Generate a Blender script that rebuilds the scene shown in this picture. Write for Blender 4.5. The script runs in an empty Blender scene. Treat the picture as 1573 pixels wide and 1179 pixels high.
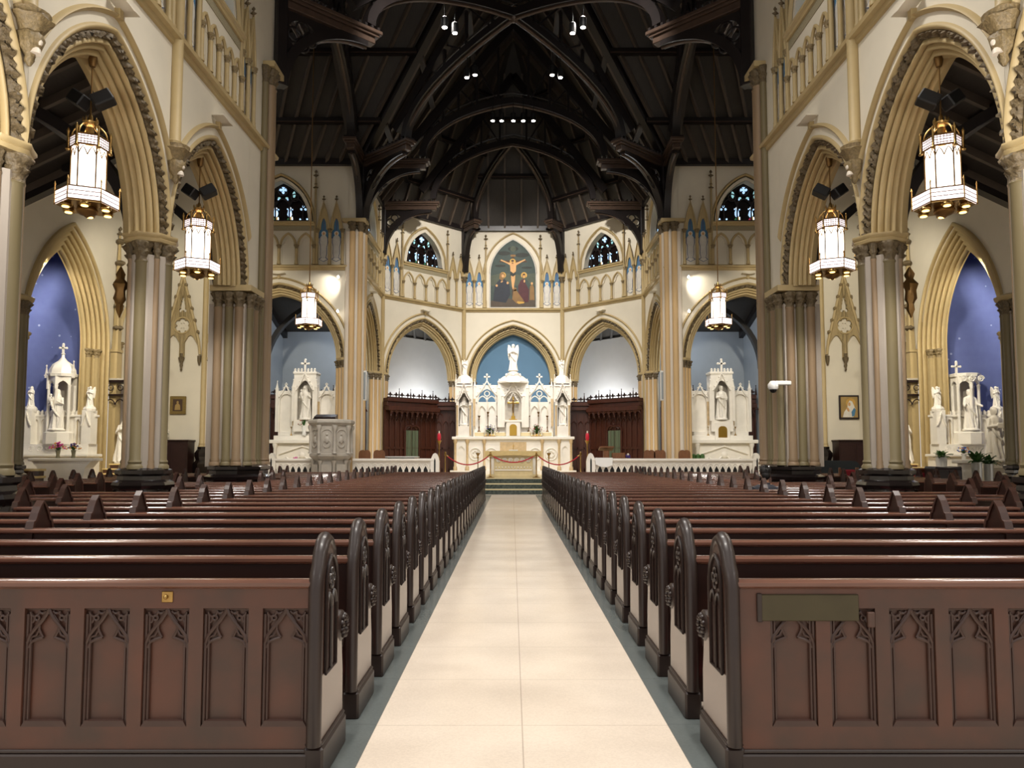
import bpy, bmesh, math, random
from mathutils import Vector, Matrix
random.seed(7)
PI = math.pi
S = bpy.context.scene
COL = S.collection

# ------------------------------------------------------------------ camera, world, lights, exposure
cd = bpy.data.cameras.new('camera'); cam = bpy.data.objects.new('camera', cd); COL.objects.link(cam)
cd.sensor_width = 36; cd.sensor_fit = 'HORIZONTAL'; cd.lens = 1160/1573*36
cd.shift_y = 31.5/1573; cd.clip_end = 200; cd.clip_start = .05
cam.location = (-.06, 0, 1.6); cam.rotation_euler = (math.radians(90+3.75), 0, 0)
S.camera = cam
w = bpy.data.worlds.new('world'); S.world = w; w.use_nodes = True
w.node_tree.nodes['Background'].inputs[0].default_value = (1, .96, .92, 1)
w.node_tree.nodes['Background'].inputs[1].default_value = .75
S.view_settings.view_transform = 'Standard'; S.view_settings.look = 'None'
S.view_settings.exposure = 0.15; S.view_settings.gamma = 1.0; S.view_settings.use_curve_mapping = False
WARM = (1, .945, .88)
def lamp(name, kind, loc, energy, col=WARM, size=.1, target=None, angle=60, blend=.6):
    l = bpy.data.lights.new(name, kind); l.energy = energy; l.color = col
    l.shadow_soft_size = size
    if kind == 'SPOT':
        l.spot_size = math.radians(angle); l.spot_blend = blend
    o = bpy.data.objects.new(name, l); COL.objects.link(o); o.location = loc
    if target is not None:
        o.rotation_euler = (Vector(target)-Vector(loc)).to_track_quat('-Z', 'Y').to_euler()
    return o
LANTERNS = [(s*x, y, z) for s in (-1, 1) for (x, y, z) in ((6.85, 11.84, 5.42), (6.82, 16.0, 5.38), (7.05, 25.75, 5.89))]
for x, y, z in LANTERNS:
    lamp('lantern_bulbs', 'SPOT', (x, y, z-.1), 300, size=.3, target=(x*.9, y, 0), angle=150)
for s in (-1, 1):          # the same lanterns go on down the nave behind the camera
    for y in (7.7, 3.5, -.7):
        lamp('lantern_bulbs', 'POINT', (s*6.0, y, 5.6), 200, size=.4)
for s in (-1, 1):          # recessed roof spots (housings built over the crossing), plus added lights without fittings
    lamp('roof_and_fill_spot', 'SPOT', (s*2.4, 24.2, 16.6), 2600, size=.1, target=(s*1.5, 23, 0), angle=75)
    lamp('roof_and_fill_spot', 'SPOT', (s*2.6, 18.0, 16.9), 2900, size=.15, target=(s*2.5, 36.0, 4), angle=55)
    lamp('roof_and_fill_spot', 'SPOT', (s*2.0, 28.6, 15.4), 2100, size=.1, target=(s*1.8, 38.5, 3.2), angle=52)
    lamp('roof_and_fill_spot', 'SPOT', (s*1.6, 12, 15), 2000, size=.3, target=(s*1.6, 10.5, 0), angle=95)  # added nave light without housing, brightens floor and pews
    lamp('roof_and_fill_spot', 'SPOT', (s*1.6, 13, 15), 560, size=.3, target=(s*1.6, 12, 0), angle=155)  # wide added light that lifts the upper nave walls
    lamp('roof_and_fill_spot', 'SPOT', (s*1.4, 2.5, 13), 2250, size=.3, target=(s*.9, 3.6, 0), angle=70)  # added light near the camera for the front floor and pews
    lamp('roof_and_fill_spot', 'SPOT', (s*.5, 33, 15.4), 2000, size=.2, target=(s*3.5, 40.0, 9), angle=90)
    lamp('side_altar_spot', 'SPOT', (s*7.35, 30.95, 8.9), 60, (1, .93, .82), .05, (s*7.9, 31.6, 8.6), 90)
    lamp('side_altar_spot', 'SPOT', (s*8.3, 32.5, 8.6), 260, (1, .95, .88), .08, (s*9.7, 34.3, 3), 70)
    lamp('side_altar_spot', 'SPOT', (s*4.0, 20.5, 13.2), 2000, (1, .93, .82), .1, (s*9.3, 33, 3.6), 34)
    lamp('chapel_and_fill_spot', 'SPOT', (s*10.5, 20.5, 8.6), 1300, (1, .88, .66), .08, (s*15.6, 26.6, 3.0), 46)
    lamp('niche_fill_light', 'SPOT', (s*15.3, 24.2, 8.0), 2600, (1, .93, .8), .15, (s*16.9, 27.2, 4.6), 110)  # added light, no fitting: brightens the blue niche
    lamp('chapel_and_fill_spot', 'SPOT', (s*9.5, 21.5, 10), 2400, (1, .92, .76), .3, (s*14.0, 31, 5.0), 75)  # added light, no fitting: brightens the outer transept wall
    lamp('ambulatory_fill_light', 'POINT', (s*5.0, 42.6, 3.4), 540, (.9, .95, 1), .3)  # added unseen light that lifts the rear ambulatory wall
    lamp('chapel_fill_lamp', 'POINT', (s*8.4, 35.9, 6.8), 90, (.8, .88, 1), .3)
lamp('roof_and_fill_spot', 'SPOT', (0, 29.5, 16.2), 1500, size=.12, target=(0, 38.5, 3.4), angle=40)
lamp('niche_fill_light', 'POINT', (0, 40.8, 3.6), 60, (.85, .93, 1), .3)

# ------------------------------------------------------------------ materials
def C(h):
    h = h.lstrip('#'); v = [int(h[i:i+2], 16)/255 for i in (0, 2, 4)]
    return tuple((x/12.92 if x <= .04045 else ((x+.055)/1.055)**2.4) for x in v)+(1,)
def mat(name, col, rough=.6, metal=0, noise=.0, scale=6, col2=None, bump=0, bscale=40, emit=0, coat=0, stretch=None, spec=None):
    m = bpy.data.materials.new(name); m.use_nodes = True
    nt = m.node_tree; b = nt.nodes['Principled BSDF']
    b.inputs['Base Color'].default_value = C(col)
    b.inputs['Roughness'].default_value = rough; b.inputs['Metallic'].default_value = metal
    if coat: b.inputs['Coat Weight'].default_value = coat; b.inputs['Coat Roughness'].default_value = .15
    if spec is not None: b.inputs['Specular IOR Level'].default_value = spec
    if noise or bump:
        tc = nt.nodes.new('ShaderNodeTexCoord'); mp = nt.nodes.new('ShaderNodeMapping')
        nt.links.new(tc.outputs['Object'], mp.inputs[0])
        if stretch: mp.inputs['Scale'].default_value = stretch
    if noise:
        n = nt.nodes.new('ShaderNodeTexNoise'); n.inputs['Scale'].default_value = scale; n.inputs['Detail'].default_value = 4
        r = nt.nodes.new('ShaderNodeValToRGB'); r.color_ramp.elements[0].position = .32; r.color_ramp.elements[1].position = .68
        c = C(col); k = 1-noise
        r.color_ramp.elements[0].color = C(col2) if col2 else (c[0]*k, c[1]*k, c[2]*k, 1)
        r.color_ramp.elements[1].color = c
        nt.links.new(mp.outputs[0], n.inputs['Vector']); nt.links.new(n.outputs['Fac'], r.inputs[0])
        nt.links.new(r.outputs[0], b.inputs['Base Color'])
    if bump:
        n2 = nt.nodes.new('ShaderNodeTexNoise'); n2.inputs['Scale'].default_value = bscale
        bp = nt.nodes.new('ShaderNodeBump'); bp.inputs['Strength'].default_value = bump; bp.inputs['Distance'].default_value = .02
        nt.links.new(mp.outputs[0], n2.inputs['Vector']); nt.links.new(n2.outputs['Fac'], bp.inputs['Height'])
        nt.links.new(bp.outputs[0], b.inputs['Normal'])
    if emit:
        b.inputs['Emission Color'].default_value = C(col); b.inputs['Emission Strength'].default_value = emit
    return m
M = {}
M['wall'] = mat('cream_plaster', '#d9d1be', .75, noise=.05, scale=1.5)
M['rearwall'] = mat('grey_plaster', '#c3c2c2', .8, noise=.04, scale=2)
M['sidewall'] = mat('blue_grey_plaster', '#a9b2bb', .8, noise=.05, scale=2)
M['trim'] = mat('tan_moulding', '#b5a073', .55, noise=.06, scale=5)
M['trimdk'] = mat('olive_moulding', '#a8946a', .55, noise=.1, scale=5)
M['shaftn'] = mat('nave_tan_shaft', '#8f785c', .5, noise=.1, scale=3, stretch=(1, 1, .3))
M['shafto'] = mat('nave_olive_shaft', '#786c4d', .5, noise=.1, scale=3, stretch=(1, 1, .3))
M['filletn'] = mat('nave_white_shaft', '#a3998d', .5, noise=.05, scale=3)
M['shaft'] = mat('tan_shaft', '#d0b080', .5, noise=.07, scale=3, stretch=(1, 1, .3))
M['fillet'] = mat('white_shaft', '#d8cdbc', .5, noise=.04, scale=3)
M['foliage'] = mat('carved_foliage', '#6f5f43', .6, noise=.45, scale=30, bump=.9, bscale=22)
M['foliagelt'] = mat('gilded_foliage', '#8d7a55', .55, noise=.4, scale=26, bump=.8, bscale=26)
M['diaper'] = mat('patterned_band', '#a59b7e', .7, noise=.4, scale=40)
M['base'] = mat('black_marble', '#1d1716', .18, noise=.3, scale=6, coat=.4)
M['roof'] = mat('dark_roof_boards', '#35302b', .55, noise=.25, scale=4, stretch=(6, 1, 1))
M['rafter'] = mat('lighter_rafter_wood', '#54493f', .5, noise=.2, scale=4)  # rafters kept lighter than the boards
M['pewcarve'] = mat('carved_brown_oak', '#46312a', .42, noise=.25, scale=5)
M['beam'] = mat('dark_roof_timber', '#1d1716', .38, noise=.3, scale=3)
M['beamedge'] = mat('lighter_timber_edge', '#4a3a30', .35, noise=.3, scale=5)  # edges lighter than the roof timber
M['pew'] = mat('mahogany', '#2b140e', .33, noise=.4, scale=3, stretch=(.4, 4, 4), coat=.3)
M['pewdk'] = mat('aged_mahogany', '#261712', .42, noise=.3, scale=4, coat=.15)
M['pewpanel'] = mat('worn_brown_oak', '#5a382b', .45, noise=.25, scale=3, col2='#43322a')
M['rail'] = mat('polished_rail', '#6b4739', .27, noise=.35, scale=6, stretch=(.3, 5, 5), coat=.6)  # base colour lighter than the pew wood: rail sheen put in
M['endface'] = mat('glossy_end', '#4c342b', .3, noise=.2, scale=3, coat=.6)
M['capface'] = mat('divider_cap_wood', '#3a221a', .35, coat=.2)
M['red'] = mat('red_leather', '#9c1c2c', .4)
M['marble'] = mat('white_marble', '#f3eee4', .35, noise=.08, scale=3)
M['marblegrey'] = mat('grey_marble', '#bdb6aa', .45, noise=.15, scale=5)
M['marbletan'] = mat('tan_marble', '#d3b98f', .3, noise=.2, scale=8)
M['marblecream'] = mat('cream_marble', '#e0cfa2', .35, noise=.1, scale=6)
M['greenmarble'] = mat('dark_green_marble', '#27312e', .2, noise=.5, scale=12, col2='#4a524d')
M['gold'] = mat('gold', '#c9a24a', .3, 1)
M['brass'] = mat('brass', '#b4935a', .3, 1, noise=.2, scale=20)
M['brassdk'] = mat('aged_brass', '#7a5c34', .4, .8)
M['black'] = mat('black_paint', '#0e0e0f', .5)
M['darkcloth'] = mat('dark_green_cover', '#20272a', .7)
M['white'] = mat('white_paint', '#eeeeea', .5)
M['candle'] = mat('white_wax', '#f3eedd', .5)
M['greyplastic'] = mat('grey_grille', '#9aa1a4', .6)
M['blue'] = mat('blue_niche_paint', '#54758f', .8, noise=.07, scale=1.2)
M['panel'] = mat('choir_screen_wood', '#4a2518', .4, noise=.35, scale=4, stretch=(3, 3, .6))
M['paneldk'] = mat('choir_screen_dark_wood', '#2c1712', .4, noise=.3, scale=4)
M['oak'] = mat('light_oak', '#8a5a38', .45, noise=.25, scale=5, stretch=(4, 1, 1))
M['curtain'] = mat('green_curtain', '#5f6a52', .85, noise=.15, scale=3, stretch=(9, 9, .5))
M['rope'] = mat('red_velvet_rope', '#b51d33', .7)
M['leaf'] = mat('green_leaf', '#3f6a2c', .5, noise=.4, scale=12)
M['vase'] = mat('silver_vase', '#b9b8b0', .3, .4)
M['glassvase'] = mat('smoky_vase', '#8d8a72', .2)
M['magenta'] = mat('magenta_petal', '#d03a9c', .6); M['orange'] = mat('orange_petal', '#e79a3c', .6)
M['bluepetal'] = mat('blue_petal', '#2f62c0', .6); M['whitepetal'] = mat('white_petal', '#f0e9df', .6)
M['redpetal'] = mat('red_petal', '#a3122a', .6); M['purple'] = mat('purple_petal', '#4a3a86', .6)
M['plate'] = mat('olive_brass_plate', '#463f2a', .45, .3, noise=.15, scale=8)
M['skin'] = mat('skin', '#b98768', .55); M['hair'] = mat('black_hair', '#120d0b', .5, bump=.5, bscale=60)
M['jacket'] = mat('charcoal_jacket', '#33343c', .8)
M['frame'] = mat('gilt_frame', '#8a7440', .45, .3, noise=.3, scale=20)
M['yellowmarble'] = mat('yellow_marble', '#e2c98c', .3, noise=.12, scale=6)
M['leadframe'] = mat('dark_window_tracery', '#1f1210', .6)
M['glassdark'] = mat('night_glass', '#150c0b', .25)
for k, c, e in (('gl_blue', '#a9cdee', 1.1), ('gl_white', '#e6f2f7', 1.3), ('gl_teal', '#8fc0c4', .9), ('gl_red', '#b2344e', .6), ('gl_green', '#3f7d52', .5), ('gl_gold', '#c9a86a', .7)):
    M[k] = mat('lit_glass_'+k[3:], c, .5, emit=e)
M['lampglass'] = mat('lit_opal_glass', '#fff4e4', .5, emit=2.6)
M['lampband'] = mat('lit_lattice_glass', '#fff2f4', .5, emit=1.6)
M['bulb'] = mat('lit_bulb', '#ffd27a', .5, emit=4)
M['spotglass'] = mat('lit_spot_lens', '#fff6ea', .5, emit=25)
M['redglass'] = mat('red_lamp_glass', '#a01a2a', .3, emit=.5)
# painting colours
for k, c in (('p_blue', '#4a7ca0'), ('p_robe', '#d2cec4'), ('p_line', '#55658a'), ('p_white', '#e2ddd0'), ('p_skin', '#d0a06a'), ('p_dark', '#2c302b'),
             ('p_sky', '#3c4944'), ('p_skylow', '#4d5445'), ('p_navy', '#2a2f38'), ('p_maroon', '#4e262b'), ('p_ochre', '#85653c'), ('p_gold', '#c79d4c'), ('p_ground', '#51463a'), ('p_bg', '#a68a52'), ('p_brown', '#4a3524')):
    M[k] = mat('paint_'+k[2:], c, .7, noise=.18, scale=4)

def floor_mat(name, base, dark, joints, rough):
    m = bpy.data.materials.new(name); m.use_nodes = True; nt = m.node_tree; b = nt.nodes['Principled BSDF']
    L = nt.links.new; N = nt.nodes.new
    tc = N('ShaderNodeTexCoord')
    v = N('ShaderNodeTexVoronoi'); v.inputs['Scale'].default_value = 95; L(tc.outputs['Object'], v.inputs['Vector'])
    r = N('ShaderNodeValToRGB'); r.color_ramp.elements[0].position = 0; r.color_ramp.elements[1].position = 1
    c = C(base); d = C(dark); r.color_ramp.elements[0].color = tuple(x*.86+y*.14 for x, y in zip(c, d)); r.color_ramp.elements[1].color = c
    sep = N('ShaderNodeSeparateColor'); L(v.outputs['Color'], sep.inputs[0]); L(sep.outputs[0], r.inputs[0])
    n = N('ShaderNodeTexNoise'); n.inputs['Scale'].default_value = 1.1; n.inputs['Detail'].default_value = 3; L(tc.outputs['Object'], n.inputs['Vector'])
    r2 = N('ShaderNodeValToRGB'); r2.color_ramp.elements[0].position = .38; r2.color_ramp.elements[0].color = (.93, .92, .91, 1); r2.color_ramp.elements[1].position = .6
    L(n.outputs['Fac'], r2.inputs[0])
    mx = N('ShaderNodeMix'); mx.data_type = 'RGBA'; mx.blend_type = 'MULTIPLY'; mx.inputs[0].default_value = 1
    L(r.outputs[0], mx.inputs[6]); L(r2.outputs[0], mx.inputs[7])
    out = mx.outputs[2]
    if joints:
        sx = N('ShaderNodeSeparateXYZ'); L(tc.outputs['Object'], sx.inputs[0])
        def line(sock, period, off, width):
            a = N('ShaderNodeMath'); a.operation = 'ADD'; a.inputs[1].default_value = off; L(sock, a.inputs[0])
            f = N('ShaderNodeMath'); f.operation = 'PINGPONG'; f.inputs[1].default_value = period/2; L(a.outputs[0], f.inputs[0])
            g = N('ShaderNodeMath'); g.operation = 'LESS_THAN'; g.inputs[1].default_value = width; L(f.outputs[0], g.inputs[0]); return g.outputs[0]
        l1 = line(sx.outputs['X'], 40, 0, .004); l2 = line(sx.outputs['Y'], .91, -.03, .003)
        mm = N('ShaderNodeMath'); mm.operation = 'MAXIMUM'; L(l1, mm.inputs[0]); L(l2, mm.inputs[1])
        sc = N('ShaderNodeMath'); sc.operation = 'MULTIPLY'; sc.inputs[1].default_value = .55; L(mm.outputs[0], sc.inputs[0])
        m2 = N('ShaderNodeMix'); m2.data_type = 'RGBA'; L(sc.outputs[0], m2.inputs[0]); L(out, m2.inputs[6]); m2.inputs[7].default_value = C(dark); out = m2.outputs[2]
    L(out, b.inputs['Base Color']); b.inputs['Roughness'].default_value = rough
    return m
M['terrazzo'] = floor_mat('cream_terrazzo', '#e3d5c4', '#9a8a7c', True, .22)
M['greenborder'] = floor_mat('grey_green_terrazzo', '#646a69', '#434747', True, .25)
def star_mat():
    m = bpy.data.materials.new('starred_blue_paint'); m.use_nodes = True; nt = m.node_tree; b = nt.nodes['Principled BSDF']
    L = nt.links.new; N = nt.nodes.new; tc = N('ShaderNodeTexCoord')
    v = N('ShaderNodeTexVoronoi'); v.inputs['Scale'].default_value = 2.1; v.inputs['Randomness'].default_value = .7; L(tc.outputs['Object'], v.inputs['Vector'])
    lt = N('ShaderNodeMath'); lt.operation = 'LESS_THAN'; lt.inputs[1].default_value = .085; L(v.outputs['Distance'], lt.inputs[0])
    n = N('ShaderNodeTexNoise'); n.inputs['Scale'].default_value = 3; L(tc.outputs['Object'], n.inputs['Vector'])
    r = N('ShaderNodeValToRGB'); r.color_ramp.elements[0].color = C('#535d90'); r.color_ramp.elements[1].color = C('#626da2'); L(n.outputs['Fac'], r.inputs[0])
    mx = N('ShaderNodeMix'); mx.data_type = 'RGBA'; L(lt.outputs[0], mx.inputs[0]); L(r.outputs[0], mx.inputs[6]); mx.inputs[7].default_value = C('#9fa9cc')
    L(mx.outputs[2], b.inputs['Base Color']); b.inputs['Roughness'].default_value = .8; return m
M['starblue'] = star_mat()

# ------------------------------------------------------------------ mesh helpers
class MB:
    def __init__(s): s.v = []; s.f = []
    def add(s, vs, fs):
        k = len(s.v); s.v += [tuple(p) for p in vs]; s.f += [tuple(i+k for i in f) for f in fs]; return s
    def box(s, x0, x1, y0, y1, z0, z1):
        return s.add([(x0,y0,z0),(x1,y0,z0),(x1,y1,z0),(x0,y1,z0),(x0,y0,z1),(x1,y0,z1),(x1,y1,z1),(x0,y1,z1)],
                     [(0,3,2,1),(4,5,6,7),(0,1,5,4),(1,2,6,5),(2,3,7,6),(3,0,4,7)])
    def cbox(s, x0, x1, y0, y1, z0, z1, c=.01):      # box with chamfered edges
        def ring(x, y, z, cx, cy):
            return [(x0+cx, y0, z), (x1-cx, y0, z), (x1, y0+cy, z), (x1, y1-cy, z), (x1-cx, y1, z), (x0+cx, y1, z), (x0, y1-cy, z), (x0, y0+cy, z)]
        def inner(z): return [(x0+c, y0+c, z), (x1-c, y0+c, z), (x1-c, y0+c, z), (x1-c, y1-c, z), (x1-c, y1-c, z), (x0+c, y1-c, z), (x0+c, y1-c, z), (x0+c, y0+c, z)]
        return s.loft([inner(z0), ring(0,0,z0+c,c,c), ring(0,0,z1-c,c,c), inner(z1)])
    def loft(s, rings, cap=True, closed=True):
        n = len(rings[0]); vs = [p for r in rings for p in r]; fs = []
        for i in range(len(rings)-1):
            for j in range(n if closed else n-1):
                k = (j+1) % n; fs.append((i*n+j, i*n+k, (i+1)*n+k, (i+1)*n+j))
        if cap and closed: fs.append(tuple(range(n-1, -1, -1))); fs.append(tuple((len(rings)-1)*n+j for j in range(n)))
        return s.add(vs, fs)
    def prism(s, poly, a0, a1, ax='y'):      # 2-D polygon extruded along ax
        f = {'y': lambda p, a: (p[0], a, p[1]), 'z': lambda p, a: (p[0], p[1], a), 'x': lambda p, a: (a, p[0], p[1])}[ax]
        return s.loft([[f(p, a0) for p in poly], [f(p, a1) for p in poly]])
    def lathe(s, prof, n=16, c=(0, 0, 0), phase=0, mod=None, sx=1, sy=1):
        rings = []
        for i, (r, z) in enumerate(prof):
            ring = []
            for j in range(n):
                a = 2*PI*j/n+phase; rr = r*(mod(a, i, z) if mod else 1)
                ring.append((c[0]+rr*math.cos(a)*sx, c[1]+rr*math.sin(a)*sy, c[2]+z))
            rings.append(ring)
        return s.loft(rings)
    def sphere(s, c, r, n=12, m=8, sx=1, sy=1, sz=1):
        return s.lathe([(max(.0005, r*math.sin(PI*i/m)), -r*sz*math.cos(PI*i/m)) for i in range(m+1)], n, c, sx=sx, sy=sy)
    def tube(s, pts, r, n=8, rect=None, cap=True):      # rect=(half width, half height) for a rectangular section
        pts = [Vector(p) for p in pts]; rings = []; up = None
        for i, p in enumerate(pts):
            t = (pts[min(i+1, len(pts)-1)]-pts[max(i-1, 0)]).normalized()
            if up is None:
                up = Vector((0, 0, 1)) if abs(t.z) < .95 else Vector((0, 1, 0))
            a = t.cross(up)
            if a.length < 1e-6: a = Vector((1, 0, 0))
            a.normalize(); b = a.cross(t).normalized(); up = b
            rr = r[i] if isinstance(r, (list, tuple)) else r
            if rect: ring = [p+a*x*rect[0]+b*z*rect[1] for x, z in ((-1,-1),(1,-1),(1,1),(-1,1))]
            else: ring = [p+a*math.cos(2*PI*j/n)*rr+b*math.sin(2*PI*j/n)*rr for j in range(n)]
            rings.append([tuple(q) for q in ring])
        return s.loft(rings, cap)
    def plate(s, us, spans, y0, y1):      # upright plate sampled along u, spans(u) -> [(z0, z1), ...]
        e = 1e-5
        for a, b in zip(us[:-1], us[1:]):
            if b-a < 1e-6: continue
            A = spans(a+e); B = spans(b-e)
            if len(A) != len(B): continue
            for (p, q), (r, t) in zip(A, B):
                if q-p < 1e-4 and t-r < 1e-4: continue
                s.add([(a,y0,p),(b,y0,r),(b,y1,r),(a,y1,p),(a,y0,q),(b,y0,t),(b,y1,t),(a,y1,q)],
                      [(0,1,5,4),(3,7,6,2),(4,5,6,7),(0,3,2,1)])
        for i, u in enumerate(us):      # end faces wherever the outline steps
            A = spans(u-e) if i > 0 else []; B = spans(u+e) if i < len(us)-1 else []
            if len(A) == len(B) and all(abs(p-r)+abs(q-t) < .04 for (p, q), (r, t) in zip(A, B)): continue
            for p, q in A+B:
                if q-p > 1e-3: s.add([(u,y0,p),(u,y1,p),(u,y1,q),(u,y0,q)], [(0,1,2,3)])
        return s
    def xf(s, m, k=0):
        s.v[k:] = [tuple(m @ Vector(p)) for p in s.v[k:]]; return s
    def build(s, name, m, parent=None, smooth=None, loc=None):
        me = bpy.data.meshes.new(name); me.from_pydata(s.v, [], s.f); me.validate(); me.update()
        bm = bmesh.new(); bm.from_mesh(me)
        if len(bm.faces) < 30000: bmesh.ops.remove_doubles(bm, verts=bm.verts, dist=1e-5)
        bmesh.ops.recalc_face_normals(bm, faces=bm.faces); bm.to_mesh(me); bm.free()
        me.materials.append(M[m] if isinstance(m, str) else m)
        if smooth is not None:
            me.polygons.foreach_set('use_smooth', [True]*len(me.polygons)); me.set_sharp_from_angle(angle=math.radians(smooth))
        o = bpy.data.objects.new(name, me); COL.objects.link(o)
        if parent: o.parent = parent
        if loc: o.location = loc
        return o
def link(name, mesh, parent):
    o = bpy.data.objects.new(name, mesh); COL.objects.link(o); o.parent = parent; return o
def thing(name, label, cat, loc=(0,0,0), rz=0, group=None):
    o = bpy.data.objects.new(name, None); COL.objects.link(o); o.location = loc; o.rotation_euler = (0, 0, rz)
    o.empty_display_size = .1; o['label'] = label; o['category'] = cat
    if group: o['group'] = group
    return o
def tag(o, label, cat, group=None):
    o['label'] = label; o['category'] = cat
    if group: o['group'] = group
    return o
def struct(name, mb, m, loc=None, rz=0, smooth=None):
    o = mb.build(name, m, None, smooth); o['kind'] = 'structure'
    if loc: o.location = loc
    o.rotation_euler = (0, 0, rz); return o
def frame(loc, rz): return Matrix.Translation(loc) @ Matrix.Rotation(rz, 4, 'Z')
KIDS = {}
def dup(root, loc=None, rz=None, label=None, group=None):
    if not KIDS.get('n') == len(bpy.data.objects):
        KIDS.clear()
        for o in bpy.data.objects:
            if o.parent: KIDS.setdefault(o.parent.name, []).append(o)
    def cp(o, par):
        c = o.copy(); COL.objects.link(c); c.parent = par
        for k in KIDS.get(o.name, []): cp(k, c)
        return c
    r = cp(root, None)
    if loc is not None: r.location = loc
    if rz is not None: r.rotation_euler = (0, 0, rz)
    if label: r['label'] = label
    if group: r['group'] = group
    KIDS['n'] = len(bpy.data.objects)
    return r
def lin(a, b, n): return [a+(b-a)*i/n for i in range(n+1)]
ORD = ['first','second','third','fourth','fifth','sixth','seventh','eighth','ninth','tenth','eleventh','twelfth','thirteenth','fourteenth','fifteenth','sixteenth','seventeenth','eighteenth','nineteenth','twentieth','twenty-first','twenty-second','twenty-third','twenty-fourth','twenty-fifth','twenty-sixth','twenty-seventh']
SN = {-1: 'left', 1: 'right'}
class Arch:
    def __init__(s, a, h, zs): s.a = a; s.h = h; s.zs = zs; s.R = (a*a+h*h)/(2*a); s.c = s.R-a
    def z(s, u, d=0):
        r = s.R+d; x = abs(u)+s.c
        return None if x >= r else s.zs+math.sqrt(r*r-x*x)
    def pt(s, t, d, umax=99):      # t in -1..1
        r = s.R+d; th1 = math.acos(min(1, s.c/r)); th0 = math.acos(min(1, (umax+s.c)/r)) if umax+s.c < r else 0
        th = th0+(th1-th0)*(1-abs(t)); sg = -1 if t < 0 else 1
        return (sg*(r*math.cos(th)-s.c), s.zs+r*math.sin(th))
    def sweep(s, mb, prof, n=24, umax=99, mod=None):
        ts = lin(-1, 1, 2*n); P = len(prof); vs = []; fs = []
        for i, t in enumerate(ts):
            for j, (d, w) in enumerate(prof):
                if mod: d, w = mod(i, j, d, w)
                u, z = s.pt(t, d, umax); vs.append((u, w, z))
        for i in range(len(ts)-1):
            for j in range(P-1): fs.append((i*P+j, i*P+j+1, (i+1)*P+j+1, (i+1)*P+j))
        return mb.add(vs, fs)
def roll(p, q, b=.5, n=5):
    dx, dy = q[0]-p[0], q[1]-p[1]; L = math.hypot(dx, dy); nx, ny = -dy/L, dx/L
    if nx+ny > 0: nx, ny = -nx, -ny
    return [(p[0]+dx*i/n+nx*b*L*math.sin(PI*i/n), p[1]+dy*i/n+ny*b*L*math.sin(PI*i/n)) for i in range(n+1)]

# ------------------------------------------------------------------ architecture
ZS, ST, TT, EV, AP = 5.6, 9.46, 11.35, 13.95, 16.95      # springing, string course, triforium top, eaves, rib apex
XN = 6.5                                                  # nave wall face
PY = [9.6, 13.93, 18.1]
def wall_bay(name, loc, rz, W, A, win, top, T=.6, low=True, d=.44, m='wall'):
    mb = MB(); bp = [-W/2, W/2]
    if A:
        r = A.R+d-A.c; bp += [x for x in (-r, r) if abs(x) < W/2]+lin(-r*.98, r*.98, 40)
    if win: bp += lin(-win.a, win.a, 24)
    us = sorted(x for x in set(bp) if -W/2 <= x <= W/2)
    def spans(u):
        za = A.z(u, d) if A else None
        lo = za if za else (0 if low else ZS)
        if win and abs(u) < win.a: return [(lo, win.zs), (win.z(u), top)]
        return [(lo, top)]
    mb.plate(us, spans, 0, T)
    return struct(name, mb, m, loc, rz)
def arch(loc, rz, A, label, T=.6, umax=99, group='moulded pointed arches', leaf=True, back=True):
    t = thing('pointed_arch', label, 'arch', loc, rz, group)
    mb = MB(); A.sweep(mb, [(.62, .02)]+roll((.71, .02), (.60, .02), 1.0, 6), umax=umax); mb.build('hood_mould', 'trim', t, 50)
    mb = MB(); pr = roll((.46, 0), (.36, .0), .5, 5)+[(.355, .03)]; A.sweep(mb, pr, umax=umax)
    pr = [(.265, .12)]+roll((.24, .10), (.17, .15), .6)+[(.185, .19)]+roll((.155, .18), (.085, .23), .6)+[(.10, .28)]+roll((.07, .27), (0.0, .33), .6)+[(.04, .35)]+roll((.0, .37), (.0, .45), .5)+[(.04, .465)]+roll((.0, .49), (.0, .57), .5)+[(.05, T-.02), (.1, T), (.46, T)]
    A.sweep(mb, pr, umax=umax); mb.build('archivolt', 'trim', t, 50)
    if leaf:
        mb = MB()
        def mod(i, j, d, w):
            k = .04*(math.sin(i*1.9+j*1.7)+math.cos(i*1.1+j)*.6) if 0 < j < 4 else 0
            return d+k*.6, w+k
        A.sweep(mb, [(.36, .03), (.335, .0), (.30, .03), (.27, .05), (.25, .10)], n=90, umax=umax, mod=mod); mb.build('foliage_band', 'foliage', t, 60)
    else:
        mb = MB(); A.sweep(mb, [(.36, .03), (.30, .02), (.25, .10)], umax=umax); mb.build('patterned_band', 'diaper', t, 60)
    return t
def leafcap(r, h, n=14):      # bell of carved leaves in two tiers
    mb = MB(); prof = [(r*.98, -.04), (r*1.12, -.02), (r*.95, .02), (r*1.05, h*.25), (r*1.45, h*.42), (r*1.2, h*.5), (r*1.3, h*.62), (r*1.75, h*.86), (r*1.45, h)]
    mb.lathe(prof, 28, mod=lambda a, i, z: 1+(.16 if i in (4, 7) else .05)*math.cos(a*(7 if i < 6 else 8)+i)*(1 if i > 2 else 0))
    return mb
CAPS = {}
def cap_mesh(r, h, m='foliage'):
    k = (round(r, 3), round(h, 3), m)
    if k not in CAPS:
        o = leafcap(r, h).build('capital', m, None, 60); CAPS[k] = o.data; bpy.data.objects.remove(o)
    return CAPS[k]
SH = {}
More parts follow.
